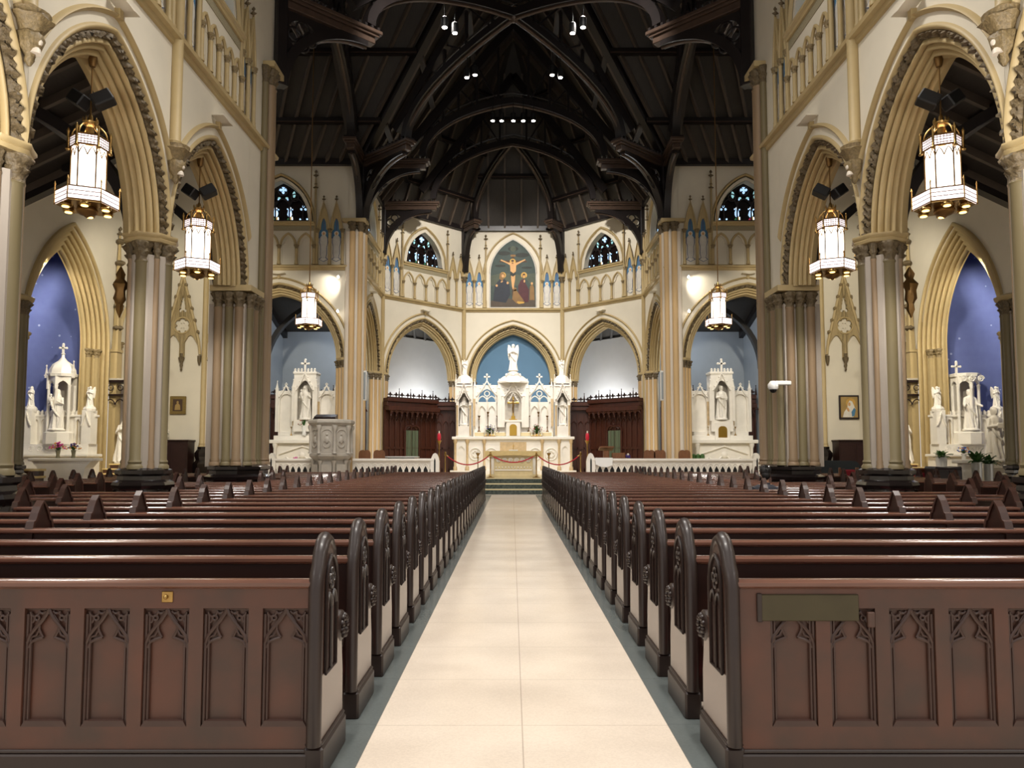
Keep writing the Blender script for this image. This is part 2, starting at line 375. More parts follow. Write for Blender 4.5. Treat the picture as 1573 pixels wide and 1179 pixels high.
def shaft_mesh(r, z0, z1, m):
    k = (r, z0, z1, m)
    if k not in SH:
        mb = MB(); mb.lathe([(r*1.35, z0), (r*1.35, z0+.05), (r*1.1, z0+.09), (r*1.2, z0+.13), (r, z0+.17), (r, z1-.06), (r*1.15, z1-.03), (r, z1)], 16)
        o = mb.build('shaft', m, None, 40); SH[k] = o.data; bpy.data.objects.remove(o)
    return SH[k]
def shaft(par, x, y, r, z0, z1, m='shaft', cap=.36, capm='foliage'):
    o = link('shaft', shaft_mesh(r, z0, z1, m), par); o.location = (x, y, 0)
    if cap:
        c = link('capital', cap_mesh(r, cap, capm), o); c.location = (0, 0, z1)
    return o
def octa(mb, r, z0, z1, r2=None, n=8, ph=PI/8):
    return mb.lathe([(r, z0), (r2 or r, z1)], n, phase=ph)
def pier_base(par, r, zt=1.35, sx=1, z0=0):
    mb = MB(); k = zt-z0
    mb.lathe([(r*1.45, z0), (r*1.45, z0+k*.38), (r*1.36, z0+k*.42), (r*1.36, z0+k*.46), (r*1.30, z0+k*.5), (r*1.22, z0+k*.70), (r*1.30, z0+k*.73), (r*1.33, z0+k*.77), (r*1.27, z0+k*.81), (r*1.1, z0+k*.84), (r*1.08, z0+k*.89), (r*1.2, z0+k*.92), (r*1.2, z0+k*.97), (r*1.02, zt)], 8, phase=PI/8, sx=sx)
    for j in range(8):      # spurs at the corners of the octagon
        a = PI/8+j*PI/4; ca, sa = math.cos(a), math.sin(a); b = z0+k*.5; q = z0+k*.7
        mb.add([(ca*r*1.33*sx, sa*r*1.33, b), (math.cos(a-.2)*r*1.24*sx, math.sin(a-.2)*r*1.24, q), (math.cos(a+.2)*r*1.24*sx, math.sin(a+.2)*r*1.24, q), (ca*r*1.1*sx, sa*r*1.1, q)], [(0,1,2),(1,3,2),(0,3,1),(0,2,3)])
    return mb.build('base', 'base', par, 30)
def pier(loc, label, rz=0):
    t = thing('clustered_pier', label, 'pier', loc, rz, 'nave arcade piers')
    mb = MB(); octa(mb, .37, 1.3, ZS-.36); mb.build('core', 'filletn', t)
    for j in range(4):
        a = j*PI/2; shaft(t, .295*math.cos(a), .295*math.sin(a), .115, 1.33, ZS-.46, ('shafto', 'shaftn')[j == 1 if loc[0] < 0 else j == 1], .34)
        a += PI/4; shaft(t, .335*math.cos(a), .335*math.sin(a), .05, 1.33, ZS-.40, 'shaftn', .28)
    mb = MB(); mb.lathe([(.36, ZS-.14), (.44, ZS-.12), (.46, ZS-.07), (.44, ZS-.05), (.48, ZS-.01), (.48, ZS+.03), (.38, ZS+.05)], 24, mod=lambda a, i, z: 1+.06*math.cos(8*a)); mb.build('abacus', 'trim', t, 50)
    pier_base(t, .40)
    return t

# floor and platform
mb = MB().box(-30, 30, -8, 50, -.3, 0); struct('floor', mb, 'terrazzo')
for s in (-1, 1):
    mb = MB().box(min(s*.86, s*1.08), max(s*.86, s*1.08), -2, 29.55, -.01, .006); struct('trim_1' if s < 0 else 'trim_2', mb, 'greenborder')
mb = MB().box(-15.2, 15.2, 30.15, 48, 0, .2); struct('trim_3', mb, 'marblecream')
mb = MB().box(-12, 12, 30.1, 30.15, 0, .17).box(-12, 12, 30.65, 30.72, .2, .37).box(-3.2, 3.2, 31.25, 31.35, .4, .575); struct('trim_4', mb, 'greenmarble')
mb = MB().box(-12.2, 12.2, 30.72, 48, .19, .4); struct('trim_5', mb, 'marblecream')
mb = MB().box(-3.2, 3.2, 31.35, 41, .39, .6); struct('trim_6', mb, 'marblecream')

# nave side walls
AN = Arch(1.70, 2.42, ZS)
def nave_wall(s):
    rz = PI/2 if s < 0 else -PI/2; side = SN[s]
    for i, yc in enumerate((7.65, 11.835, 16.015)):
        W = 4.19; win = Arch(.92, 1.55, TT+.12)
        pl = ('near %s nave bay', 'middle %s nave bay', 'far %s nave bay')[i] % side
        wall_bay('wall_%s' % side, (s*XN, yc, 0), rz, W, AN, win, EV+.3, low=False, T=.7)
        arch((s*XN, yc, 0), rz, AN, 'moulded pointed arch with a carved leaf band in the '+pl, umax=2.09, T=.7)
        upper((s*XN, yc, 0), rz, .77, 5, pl, i)
        uplight((s*XN, yc, 0), rz, AN, pl)
    # solid pier at the crossing
    mb = MB().box(-.85, .85, 0, .9, 1.3, EV+.3); struct('wall_'+side, mb, 'wall', (s*XN, 18.95, 0), rz)
    for i, y in enumerate(PY[:2]):
        pier((s*(XN+.33), y, 0), ('nearest clustered tan pier at the %s edge with black base', 'second clustered tan pier with white fillets on the %s side of the nave')[i] % side)
    t = thing('crossing_pier', 'massive clustered crossing pier at the front end of the %s nave arcade' % side, 'pier', (s*XN, 18.6, 0), rz)
    q = 1 if s < 0 else -1
    mb = MB().box(min(-.62*q, .95*q), max(-.62*q, .95*q), -.02, .85, 1.3, ZS-.4); mb.build('core', 'filletn', t)
    for jj, (u, w_) in enumerate(((-.62, .12), (-.62, .36), (-.62, .62), (-.42, -.06), (-.16, -.08), (.1, -.06))):
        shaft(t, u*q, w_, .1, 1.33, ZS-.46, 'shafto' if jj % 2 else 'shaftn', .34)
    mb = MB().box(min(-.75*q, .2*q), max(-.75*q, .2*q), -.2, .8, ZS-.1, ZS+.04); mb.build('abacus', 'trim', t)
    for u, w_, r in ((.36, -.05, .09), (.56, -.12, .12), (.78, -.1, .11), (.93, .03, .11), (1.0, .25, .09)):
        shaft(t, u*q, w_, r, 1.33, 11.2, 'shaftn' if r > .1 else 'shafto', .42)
    mb = MB(); mb.lathe([(.82, 0), (.82, .5), (.77, .55), (.76, .62), (.72, .95), (.76, .99), (.77, 1.06), (.66, 1.12), (.66, 1.2), (.7, 1.23), (.7, 1.3), (.6, 1.35)], 8, (.12*q, .3, 0), phase=PI/8, sx=1.35)
    mb.build('base', 'base', t, 30)
    mb = MB().box(min(.3*q, 1.12*q), max(.3*q, 1.12*q), -.3, .4, 11.6, 11.75); mb.build('high_abacus', 'trim', t)
    # string course and wall shafts on corbels
    mb = MB()
    mb.loft([[(u, *p) for p in ((0, ST-.12), (-.05, ST-.1), (-.07, ST-.02), (-.16, ST+.0), (-.18, ST+.07), (-.08, ST+.11), (0, ST+.14))] for u in (5.56, 19.8)])
    m4 = Matrix.Rotation(0, 4, 'Z'); mb.v = [((s*(XN+y)) if 1 else 0, x, z) for x, y, z in mb.v]
    t = tag(mb.build('string_course', 'trim', None, 30), 'long tan string course above the %s nave arches' % side, 'moulding', 'string courses')
    for i, y in enumerate(PY[:2]):
        t = thing('wall_shaft', 'tan wall shaft on a carved corbel above the %s pier of the %s nave' % (('near', 'second')[i], side), 'column', (s*XN, y, 0), rz, 'nave wall shafts')
        shaft(t, 0, -.06, .11, 7.35, 11.2, 'trim', .34)
        for u in (-.17, .17): shaft(t, u, -.02, .06, ST+.1, 11.2, 'trim', .2)
        mb = MB(); mb.lathe([(.02, -.62), (.06, -.55), (.05, -.48), (.12, -.4), (.17, -.22), (.13, -.18), (.2, -.06), (.26, 0), (.22, .03), (.24, .09), (.12, .12)], 20, (0, -.1, 7.3), mod=lambda a, i, z: 1+.12*math.cos(6*a+i)*(i < 8)); cb = mb.build('corbel', 'foliagelt', t, 60)
        mb = MB(); mb.sphere((0, -.22, 7.0), .045, sz=1.25); mb.lathe([(.07, -.16), (.06, -.1), (.03, -.04)], 10, (0, -.18, 7.0)); mb.build('carved_head', 'fillet', cb, 60)

def uplight(loc, rz, A, pl):
    z = A.zs+math.sqrt((A.R+.71)**2-A.c**2)
    t = thing('uplight', 'small cream uplight tray at the arch tip in the '+pl, 'light', loc, rz, 'uplight trays')
    mb = MB(); pts = [(-.28+.07*i, -.16-.03*math.sin(PI*i/8), z+.03+.05*abs(i-4)/4) for i in range(9)]
    mb.loft([[(x, y-.1, zz), (x, y+.16, zz), (x, y+.16, zz+.03), (x, y-.1, zz+.03)] for x, y, zz in pts]); mb.build('tray', 'wall', t, 40)
    mb = MB().box(-.05, .05, -.1, .02, z-.12, z+.05); mb.build('bracket', 'trim', t)
    mb = MB().box(-.14, .14, -.2, -.1, z+.06, z+.075); mb.build('tube', 'lampglass', t)

def finial(mb, x, y, z, r=.07):
    mb.lathe([(.02, 0), (.02, r), (r, r*1.5), (r*1.1, r*1.9), (.02, r*2.3), (.018, r*2.9), (r*.6, r*3.3), (r*.55, r*3.8), (.004, r*4.6)], 8, (x, y, z), mod=lambda a, i, zz: 1+.25*math.cos(4*a)*(i in (2, 3, 6, 7)))
def cusp(mb, us0, a, zs, h, u, e):
    pass
def lancet_spans(cs, a, h, zs, z0, z1, k=1, foil=.16):
    A = Arch(a, h, zs)
    def f(u):
        for c in cs:
            x = u-c
            if abs(x) < a:
                zt = A.z(x)
                if foil:      # cusped head: side lobes and a pointed top lobe
                    zt2 = zs-.02 if abs(x) > a*.98 else zs+foil*.55*math.sqrt(max(0, 1-((abs(x)-a*.52)/(a*.47))**2))
                    if abs(x) < a*.58: zt2 = max(zt2, zs+h*.30+h*.55*math.sqrt(max(0, 1-(abs(x)/(a*.58))**1.5)))
                    zt = min(zt, zt2)
                return [(z0, z0+.0), (zt, z1)]
        return [(z0, zs), (zs, z1)]
    return f
def angel(loc, rz, par_label, k=1, group='painted angels'):
    t = thing('angel_painting', par_label, 'painting', loc, rz, group)
    a = lambda pts: [(x*k, z*k) for x, z in pts]
    MB().prism(a([(-.21,.95),(-.2,1.35),(0,2.0),(.2,1.35),(.21,.95),(.1,1.0),(-.1,1.0)]), -.012, -.002).build('wing_outline', 'p_line', t)
    for sg in (-1, 1): MB().prism(a([(sg*.03,1.2),(sg*.025,1.9),(sg*.17,1.38),(sg*.18,1.0),(sg*.12,1.02)]), -.018, -.01).build('wing', 'p_blue', t)
    out = [(-.09,.12),(-.13,.3),(-.12,.6),(-.17,.78),(-.15,1.0),(-.07,1.1),(.07,1.1),(.15,1.0),(.17,.78),(.12,.6),(.13,.3),(.09,.12)]
    MB().prism(a([(x*1.12, z) for x, z in out]), -.016, -.004).build('robe_outline', 'p_line', t)
    MB().prism(a([(x*.95, z*.99+.005) for x, z in out]), -.022, -.01).build('robe', 'p_robe', t)
    MB().prism(a([(.1*math.cos(i*PI/8), 1.17+.1*math.sin(i*PI/8)) for i in range(16)]), -.02, -.01).build('halo', 'p_white', t)
    MB().prism(a([(.05*math.cos(i*PI/6), 1.16+.065*math.sin(i*PI/6)) for i in range(12)]), -.026, -.01).build('face', 'p_skin', t)
    b = [(-.21,.06),(-.1,.14),(.1,.14),(.21,.06),(0,-.05)]
    MB().prism(a(b), -.014, -.004).build('cloud_outline', 'p_line', t)
    MB().prism(a([(x*.8, .045+(z-.045)*.75) for x, z in b]), -.02, -.01).build('cloud', 'p_white', t)
    return t
WN = [0]
def window(loc, rz, A, k, fig=0):
    WN[0] += 1
    t = bpy.data.objects.new('window_%d' % WN[0], None); COL.objects.link(t); t.location = loc; t.rotation_euler = (0, 0, rz); t['kind'] = 'structure'
    mb = MB(); us = lin(-A.a, A.a, 24); mb.plate(us, lambda u: [(A.zs, A.z(u, -.001) or A.zs)], .34, .38); mb.build('glass', 'glassdark', t)
    mb = MB(); A.sweep(mb, [(-.02, .34), (0, .2), (-.02, .0)], n=14); mb.build('reveal', 'wall', t)
    mb = MB(); A.sweep(mb, [(.2, 0)]+roll((.3*k+.0, .0), (.18*k, .0), .9)+[(.14*k, 0)], n=16); mb.build('hood_mould', 'trim', t, 50)
    mb = MB().box(-A.a, A.a, -.03, .34, A.zs-.02, A.zs+.06); mb.build('sill', 'leadframe', t)
    # tracery bars
    mb = MB(); y = .27
    hb = [(-.88, .0, -.88, .62), (-.3, 0, -.3, .95), (.3, 0, .3, .95), (.88, 0, .88, .62)] if 1 else []
    for x0, z0, x1, z1 in hb: mb.tube([(x0*k, y, A.zs+z0*k), (x1*k, y, A.zs+z1*k)], .035*k, 6)
    for c in (-.6, 0, .6):
        B = Arch(.3*k, .34*k, A.zs+.72*k); pts = [B.pt(tt, 0) for tt in lin(-1, 1, 12)]
        mb.tube([(c*k+u, y, z) for u, z in pts], .03*k, 6)
    for c in (-.52, .52):
        mb.tube([(c*k+.16*k*math.cos(a), y, A.zs+1.12*k+.16*k*math.sin(a)) for a in lin(0, 2*PI, 14)], .026*k, 6)
    mb.tube([(.2*k*math.cos(a), y, A.zs+1.42*k+.2*k*math.sin(a)) for a in lin(0, 2*PI, 16)], .028*k, 6)
    mb.build('tracery', 'leadframe', t, 50)
    P = {}
    def p(m, x, z, rx, rz_, n=9):
        if A.z(x*k, -.1) and z*k+A.zs+rz_*k < A.z(x*k, -.06):
            P.setdefault(m, MB()).prism([(x*k+rx*k*math.cos(2*PI*i/n)*random.uniform(.75, 1.15), A.zs+z*k+rz_*k*math.sin(2*PI*i/n)*random.uniform(.8, 1.15)) for i in range(n)], .30, .335)
    for sx, sz in ((0, .11), (0, -.11), (.11, 0), (-.11, 0), (0, 0)): p('gl_blue', sx, 1.48+sz, .06, .06)
    for sg in (-1, 1):
        x = sg*.3 if fig != 2 else sg*.3
        p('gl_white', x, .68, .05, .06); p('gl_blue', x-.01, .45, .10, .17); p('gl_white', x+.03, .42, .05, .12); p('gl_teal', x, .9, .04, .04); p('gl_blue', x-.1, .64, .03, .03); p('gl_blue', x+.11, .62, .03, .03)
        p('gl_red' if (fig and sg > 0) or fig == 2 else 'gl_green', x-.05, .16, .055, .09); p('gl_gold', x+.06, .2, .035, .13); p('gl_white', x+.11, .22, .025, .08)
        p('gl_teal', sg*.47, 1.27, .06, .15); p('gl_blue', sg*.47, 1.42, .07, .03); p('gl_teal', sg*.16, 1.12, .06, .04); p('gl_blue', sg*.2, 1.06, .03, .04)
        for dx, dz in ((0, .1), (-.09, -.03), (.09, -.03)): p('gl_blue', sg*.88+dx, .66+dz, .05, .05)
        for dx in (-.15, .15): p('gl_white', sg*.9+dx, .1, .06, .09); p('gl_blue', sg*.9+dx, .2, .035, .035)
        p('gl_white', sg*.76, 1.13, .05, .05); p('gl_teal', sg*.86, 1.0, .06, .04)
    for m, b in P.items(): b.build('stained_glass', m, t)
    return t
def upper(loc, rz, k, n, pl, i, kind='window', plain=(False, False)):
    T = lambda x: x*k
    # lancet screen under the window
    cw = 1.48*k; sp = 2*cw/n; cs = [-cw+sp*(j+.5) for j in range(n)]
    a = sp*.36; zc = ST+.95
    Mx = frame(loc, rz)
    if kind == 'window':
        t = thing('triforium_arcade', 'blind triforium arcade of small lancets in the '+pl, 'arcade', loc, rz, 'triforium arcades')
        A1 = Arch(sp*.47, sp*.75, zc); A2 = Arch(a, sp*.6, zc)
        us = sorted(set(lin(-cw, cw, n*14)+[c+x for c in cs for x in (-a, a, -a*.58, a*.58)]))
        mb = MB(); f = lancet_spans(cs, a, sp*.6, zc, ST, TT-.1)
        def g(u):
            for c in cs:
                if abs(u-c) < a: return [f(u)[1]]
            return [(ST+.1, TT-.1)]
        mb.plate(us, g, -.06, .0); mb.build('lancet_screen', 'wall', t)
        mb = MB()
        for c in cs:
            B = Arch(sp*.42, sp*.68, zc); pts = [B.pt(tt, 0) for tt in lin(-1, 1, 12)]
            mb.tube([(c+u, -.09, z) for u, z in pts], .05*k, 6)
        mb.build('lancet_hoods', 'trim', t, 50)
        mb = MB().box(-cw, cw, -.075, -.055, TT-.32, TT-.1); mb.build('spandrel_band', 'diaper', t)
        for j in range(n+1):
            shaft(t, -cw+sp*j, -.11, .055*k+.008, ST+.12, zc-.14, 'trim', .14, 'foliagelt')
        mb = MB(); mb.loft([[(u, *p) for p in ((0, TT-.12), (-.12, TT-.1), (-.14, TT-.03), (-.2, TT), (-.2, TT+.06), (0, TT+.1))] for u in (-cw, cw)]); mb.build('ledge', 'trim', t, 30)
        window(loc, rz, Arch(1.2*k, 1.2*k*1.49 if k > .9 else 1.5, TT+.1), k, i % 3)
    for sg in (-1, 1):
        side = SN[sg]
        t = thing('pinnacle_shaft', 'slender knobbed pinnacle shaft %s of the %s, %s' % (side, kind, pl), 'column', loc, rz, 'pinnacle shafts')
        x = sg*1.50*k
        mb = MB(); mb.lathe([(.065, ST+.12), (.065, ST+.5), (.05, ST+.55), (.05, 12.9), (.035, 13.3)], 8, (x, -.07, 0)); mb.build('shaft', 'trimdk', t, 50)
        mb = MB(); finial(mb, x, -.07, 12.75, .085); finial(mb, x, -.07, 13.28, .085); mb.build('finial', 'foliage', t, 50)
        t = thing('twin_gable_panel', 'pair of gabled lancet panels %s of the %s, %s' % (side, kind, pl), 'panel', loc, rz, 'twin gabled panels')
        c1, c2 = sg*1.86*k, sg*2.40*k; lo, hi = min(c1, c2), max(c1, c2); w2 = .27*k; a = .195*k; zc2 = 11.0
        us = sorted(set(lin(lo-w2, hi+w2, 30)+[c+x_ for c in (c1, c2) for x_ in (-a, a, -w2, w2, 0, a*.58, -a*.58)]))
        f = lancet_spans((c1, c2), a, .55*k+.12, zc2, ST, 99)
        def g2(u):
            c = c1 if abs(u-c1) < abs(u-c2) else c2
            top = 12.25-abs(u-c)*(1.15/w2); z0 = max(zc2-.05, f(u)[1][0]) if abs(u-c) < a else zc2-.05
            return [(z0, max(z0+.001, top))]
        mb = MB().plate(us, g2, -.08, 0)
        for c in (c1, c2): mb.tube([(c-w2, -.1, 11.1), (c-w2*.5, -.1, 11.78), (c, -.1, 12.32), (c+w2*.5, -.1, 11.78), (c+w2, -.1, 11.1)], .035, 6)
        mb.build('gable', 'trim', t, 40)
        mb = MB()
        for c in (c1, c2): finial(mb, c, -.1, 12.28, .06)
        mb.build('finial', 'foliage', t, 50)
        for x in (lo-w2, (lo+hi)/2, hi+w2):
            shaft(t, x, -.08, .05*k+.01, ST+.12, 10.95, 'trim', .16, 'foliagelt')
        pln = plain[0 if sg < 0 else 1]
        if not pln:
            for c, wd in ((lo, 'left'), (hi, 'right')):
                angel(tuple(Mx @ Vector((c, -.005, ST+.3))), rz, 'painted blue-winged angel, %s one of the %s pair, %s' % (wd, side, pl), k if k > .9 else .86)

for s in (-1, 1): nave_wall(s)

# chancel: side bays, diagonal bays, back bay, transept bays
AC = Arch(2.08, 2.63, ZS); AT = Arch(2.4, 2.78, ZS); AD = Arch(2.05, 2.65, ZS)
WIN = Arch(1.2, 1.79, TT+.1)
def jambs(loc, rz, a, pl, both=(True, True), z0=.6):
    for sg in (-1, 1):
        if not both[0 if sg < 0 else 1]: continue
        t = thing('jamb_shafts', 'tan and white jamb shafts %s of the arch, %s' % (SN[sg], pl), 'column', loc, rz, 'jamb shaft clusters')
        for du, w_, r, m, cp in ((.06, .36, .09, 'shaft', 1), (.15, .26, .055, 'fillet', 0), (.21, .17, .085, 'shaft', 1), (.30, .09, .055, 'fillet', 0), (.38, .03, .095, 'shaft', 1), (.5, -.01, .07, 'fillet', 0)):
            shaft(t, sg*(a+du), w_, r, z0, ZS-.36 if cp else ZS-.1, m, .3 if cp else 0)
        mb = MB().prism([(sg*(a-.04), .46), (sg*(a+.04), .2), (sg*(a+.28), -.06), (sg*(a+.6), -.1), (sg*(a+.6), .46)], ZS-.06, ZS+.04, 'z'); mb.build('abacus', 'trim', t)
def string(loc, rz, W, pl, z=ST):
    mb = MB(); mb.loft([[(u, *p) for p in ((0, z-.12), (-.05, z-.1), (-.07, z-.02), (-.16, z), (-.18, z+.07), (-.08, z+.11), (0, z+.14))] for u in (-W/2, W/2)])
    o = mb.build('string_course', 'trim', None, 30, loc); o.rotation_euler = (0, 0, rz); tag(o, 'tan string course under the triforium in the '+pl, 'moulding', 'string courses')
BACK = 41.0; HB = 2.71; XC = 6.55; YD = 37.17
def bay(loc, rz, W, A, pl, i, kind='window', plain=(False, False), side='back', jam=(True, True), n=4, um=99):
    if kind == 'painting':
        wall_bay('wall_'+side, loc, rz, W, A, None, EV+.05)
    else:
        wall_bay('wall_'+side, loc, rz, W, A, WIN, EV+.05)
    arch(loc, rz, A, 'moulded pointed arch in the '+pl, umax=um)
    upper(loc, rz, 1.0, n, pl, i, kind, plain); string(loc, rz, W, pl); jambs(loc, rz, A.a, pl, jam)
    if side != 'back': uplight(loc, rz, A, pl)
bay((0, BACK, 0), 0, 2*HB, AC, 'chancel end wall', 0, 'painting')
for s in (-1, 1):
    side = SN[s]
    cx, cy = s*(XC+HB)/2, (YD+BACK)/2
    L = math.hypot(XC-HB, BACK-YD)
    bay((cx, cy, 0), PI/4 if s < 0 else -PI/4, L, AD, '%s apse diagonal' % side, 0, plain=(False, True) if s < 0 else (True, False), side=side)
    bay((s*XC, (31.6+YD)/2, 0), PI/2 if s < 0 else -PI/2, YD-31.6, AC, '%s chancel side wall' % side, 0, side=side, plain=(True, False) if s < 0 else (False, True))
    bay((s*9.9, 31.5, 0), 0, 5.8, AT, '%s transept wall' % side, 1 if s > 0 else 0, side=side)
    # transept wall beyond the arch
    mb = MB().box(min(s*12.79, s*15.6), max(s*12.79, s*15.6), 0, .6, 0, 15.5); struct('wall_'+side, mb, 'wall', (0, 31.5, 0))
    mb = MB().box(min(s*7.01, s*6.5), max(s*7.01, s*6.5), 0, .6, 0, EV+.05); struct('wall_'+side, mb, 'wall', (0, 31.5, 0))
    t = thing('chancel_pier', 'tall cluster of tan and white shafts at the %s corner of the chancel mouth' % side, 'pier', (s*6.72, 31.5, 0), 0)
    for u, w_, r, m, cp in ((.27, -.06, .11, 'fillet', 0), (.08, -.1, .12, 'shaft', .4), (-.1, -.08, .07, 'fillet', 0), (-.24, -.02, .11, 'shaft', .4), (-.33, .2, .07, 'fillet', 0), (-.36, .4, .1, 'shaft', .4)):
        shaft(t, s*u, w_, r, .5, 11.0, m, cp)
    mb = MB().box(-.5, .5, -.28, .5, 11.38, 11.52); mb.build('abacus', 'trim', t)
    for (x, y), nm in (((XC-.06, YD-.02), 'where the side wall meets the diagonal wall'), ((HB-.02, BACK-.08), 'beside the end wall')):
        t = thing('corner_shaft', 'tall thin tan shaft, %s of the apse, %s' % (side, nm), 'column', (s*x, y, 0), 0, 'apse corner shafts')
        shaft(t, 0, 0, .11, .6, 10.95, 'trim', .34)
        mb = MB(); octa(mb, .2, 11.28, 11.38); mb.build('abacus', 'trim', t)
    # shaft on the transept wall
    t = thing('wall_shaft', 'tall tan wall shaft between the tracery panel and the arch, %s transept' % side, 'column', (s*12.95, 31.44, 0), 0)
    shaft(t, 0, 0, .11, 1.9, 11.0, 'trim', 0)
    for u in (.3, .55): shaft(t, -s*u, .02, .09 if u > .4 else .14, 1.9, ZS-.3, 'shaft' if u > .4 else 'fillet', .28 if u > .4 else 0)
    mb = MB(); octa(mb, .62, 0, 1.2).lathe([(.62, 1.2), (.5, 1.35), (.56, 1.5), (.56, 1.65), (.45, 1.8), (.45, 1.9)], 8, phase=PI/8); mb.xf(Matrix.Translation((-s*.25, .12, 0))); mb.build('base', 'base', t)
    string((s*13.7, 31.5, 0), 0, 3.0, '%s outer transept wall' % side)
    # traceried gable panel
    t = thing('tracery_gable', 'pierced tan tracery gable with hanging pendant on the %s transept wall' % side, 'wall ornament', (s*13.9, 31.5, 0), 0)
    def sp(u):
        top = 9.0-abs(u)*4.2; bot = 6.3-.75*math.sqrt(max(0, 1-(abs(u)/.36)**2)) if abs(u) < .1 else 6.25+.32*math.sin(PI*min(1, (abs(u)-.1)/.52))
        if abs(u) > .62: bot = 6.25-(abs(u)-.62)*2
        iv = [(min(bot, top-.01), top)]; holes = []
        for j in range(6):      # sixfoil
            a = PI/2+j*PI/3; dx = u-.21*math.cos(a)*1.0; rr = .115**2-dx*dx
            if rr > 0: q = math.sqrt(rr); zc = 6.98+.21*math.sin(a); holes.append((zc-q, zc+q))
        if abs(u) < .13: holes.append((6.88, 7.08))
        for c, z0, r in ((0, 7.72, .1), (-.1, 7.62, .07), (.1, 7.62, .07)):
            if abs(u-c) < r: q = math.sqrt(r*r-(u-c)**2); holes.append((z0-q, z0+q))
        if abs(u) < .1: holes.append((7.72, 8.3-abs(u)*4.8))
        for a, b in sorted(holes):
            new = []
            for p, q in iv:
                if b <= p or a >= q: new.append((p, q)); continue
                if a > p: new.append((p, a))
                if b < q: new.append((b, q))
            iv = new
        return iv
    mb = MB().plate(lin(-.76, .76, 152), sp, -.1, 0); mb.build('pierced_panel', 'trimdk', t)
    mb = MB()
    for sg in (-1, 1): mb.tube([(sg*.78, -.1, 5.75), (sg*.72, -.12, 6.3), (0, -.12, 9.12)], .06, 8)
    mb.tube([(.34*math.cos(a), -.1, 6.98+.34*math.sin(a)) for a in lin(0, 2*PI, 20)], .035, 6); mb.build('gable_mould', 'trim', t, 50)
    mb = MB()
    for sg in (-1, 1):
        for j in range(5): mb.sphere((sg*(.68-.135*j), -.14, 6.7+.5*j), .075, 8, 6)
    mb.build('crocket', 'foliagelt', t, 50)
    mb = MB(); mb.lathe([(.01, 5.05), (.05, 5.12), (.03, 5.18), (.07, 5.3), (.05, 5.38), (.12, 5.55), (.13, 5.62), (.06, 5.68), (.08, 5.8)], 10, (0, -.08, 0)); mb.build('pendant', 'foliage', t, 50)
    for sg in (-1, 1):
        mb = MB(); mb.lathe([(.03, 5.3), (.08, 5.5), (.09, 5.7)], 8, (sg*.74, -.06, 0)); mb.build('bracket', 'foliage', t, 50)
    # end wall with the great chapel arch (local frame: u along +-y, w outwards)
    AE = Arch(1.62, 3.05, 5.45); XE = 15.05
    rz = PI/2 if s < 0 else -PI/2; yc = 25.3
    mb = MB(); us = sorted(set([-6.9, 6.25]+lin(-2.0, 2.0, 40)))
    q = 1 if s < 0 else -1
    if q < 0: us = sorted(-u for u in us)
    d = .62
    mb.plate(us, lambda u: [(AE.z(u, d) if (AE.z(u, d)) else 0, 15)], 0, .5); struct('wall_'+side, mb, 'wall', (s*XE, yc, 0), rz)
    t = thing('chapel_arch', 'great pointed arch of many mouldings framing the blue %s chapel' % side, 'arch', (s*XE, yc, 0), rz)
    pr = []; N = 6
    for j in range(N):
        a0, a1 = j/N, (j+1)/N; p = (.85-.85*a0, -.1+.58*a0); r_ = (.85-.85*a1+.03, -.1+.58*a1-.03); pr += roll(p, r_, .6, 6)+[(r_[0]+.02, r_[1]+.05)]
    mb = MB(); AE.sweep(mb, [(.85, .02)]+pr+[(0, .52)], n=22)
    for sg in (-1, 1):      # the same mouldings run down as jamb shafts
        n0 = len(mb.v); P = [(.85, .02)]+pr+[(0, .52)]
        mb.loft([[(sg*(AE.a+d_), w_, z) for d_, w_ in P] for z in (.3, 5.45)], closed=False)
    mb.build('archivolt', 'trim', t, 50)
    mb = MB(); us2 = lin(-1.55, 1.55, 30)
    for sg in (-1, 1):
        for d_, w_ in ((.18, .36), (.42, .2)): shaft(t, sg*(AE.a+d_), w_-.04, .1, .4, 5.1, 'trim', .3, 'foliagelt')
    # star-painted niche
    mb = MB()
    x0, x1 = XE+.5, XE+4.2
    for a_, b_, c_, d_ in ((x0, 22.6, x1, 22.6), (x0, 27.35, x1, 27.35), (x1, 22.6, x1, 27.35)):
        n = MB(); th = .2
        if a_ == c_: n.box(min(s*a_, s*(a_+th)), max(s*a_, s*(a_+th)), 22.6, 27.55, 0, 9.6)
        else: n.box(min(s*a_, s*(c_+th)), max(s*a_, s*(c_+th)), b_, b_+th, 0, 9.6)
        mb.add(n.v, n.f)
    mb.box(min(s*x0, s*x1), max(s*x0, s*x1), 22.6, 27.5, 9.4, 9.6)
    struct('wall_'+side, mb, 'starblue')
    # crocketed pinnacles on the end wall
    for j, (yy, zt) in enumerate(((28.15, 9.9), (30.5, 10.6))):
        t = thing('crocketed_pinnacle', '%s tall knobbed pinnacle beyond the blue arch on the %s end wall' % (('nearer', 'farther')[j], side), 'pinnacle', (s*(XE-.14), yy, 0), rz)
        MB().box(-.16, .16, -.12, .14, .3, 5.4).build('pilaster', 'trim', t)
        mb = MB().box(-.2, .2, -.16, .14, 5.4, 5.5); mb.lathe([(.17, 5.5), (.12, 6.6), (.12, 6.7), (.09, 8.4), (.03, zt)], 4, phase=PI/4); mb.build('spire', 'trim', t)
        mb = MB()
        for z in lin(6.3, zt-.3, 4): mb.lathe([(.1, -.08), (.19, 0), (.17, .07), (.08, .12)], 8, (0, -.02, z), mod=lambda a, i, zz: 1+.2*math.cos(4*a))
        finial(mb, 0, 0, zt-.15, .1); mb.build('crocket', 'foliage', t, 50)
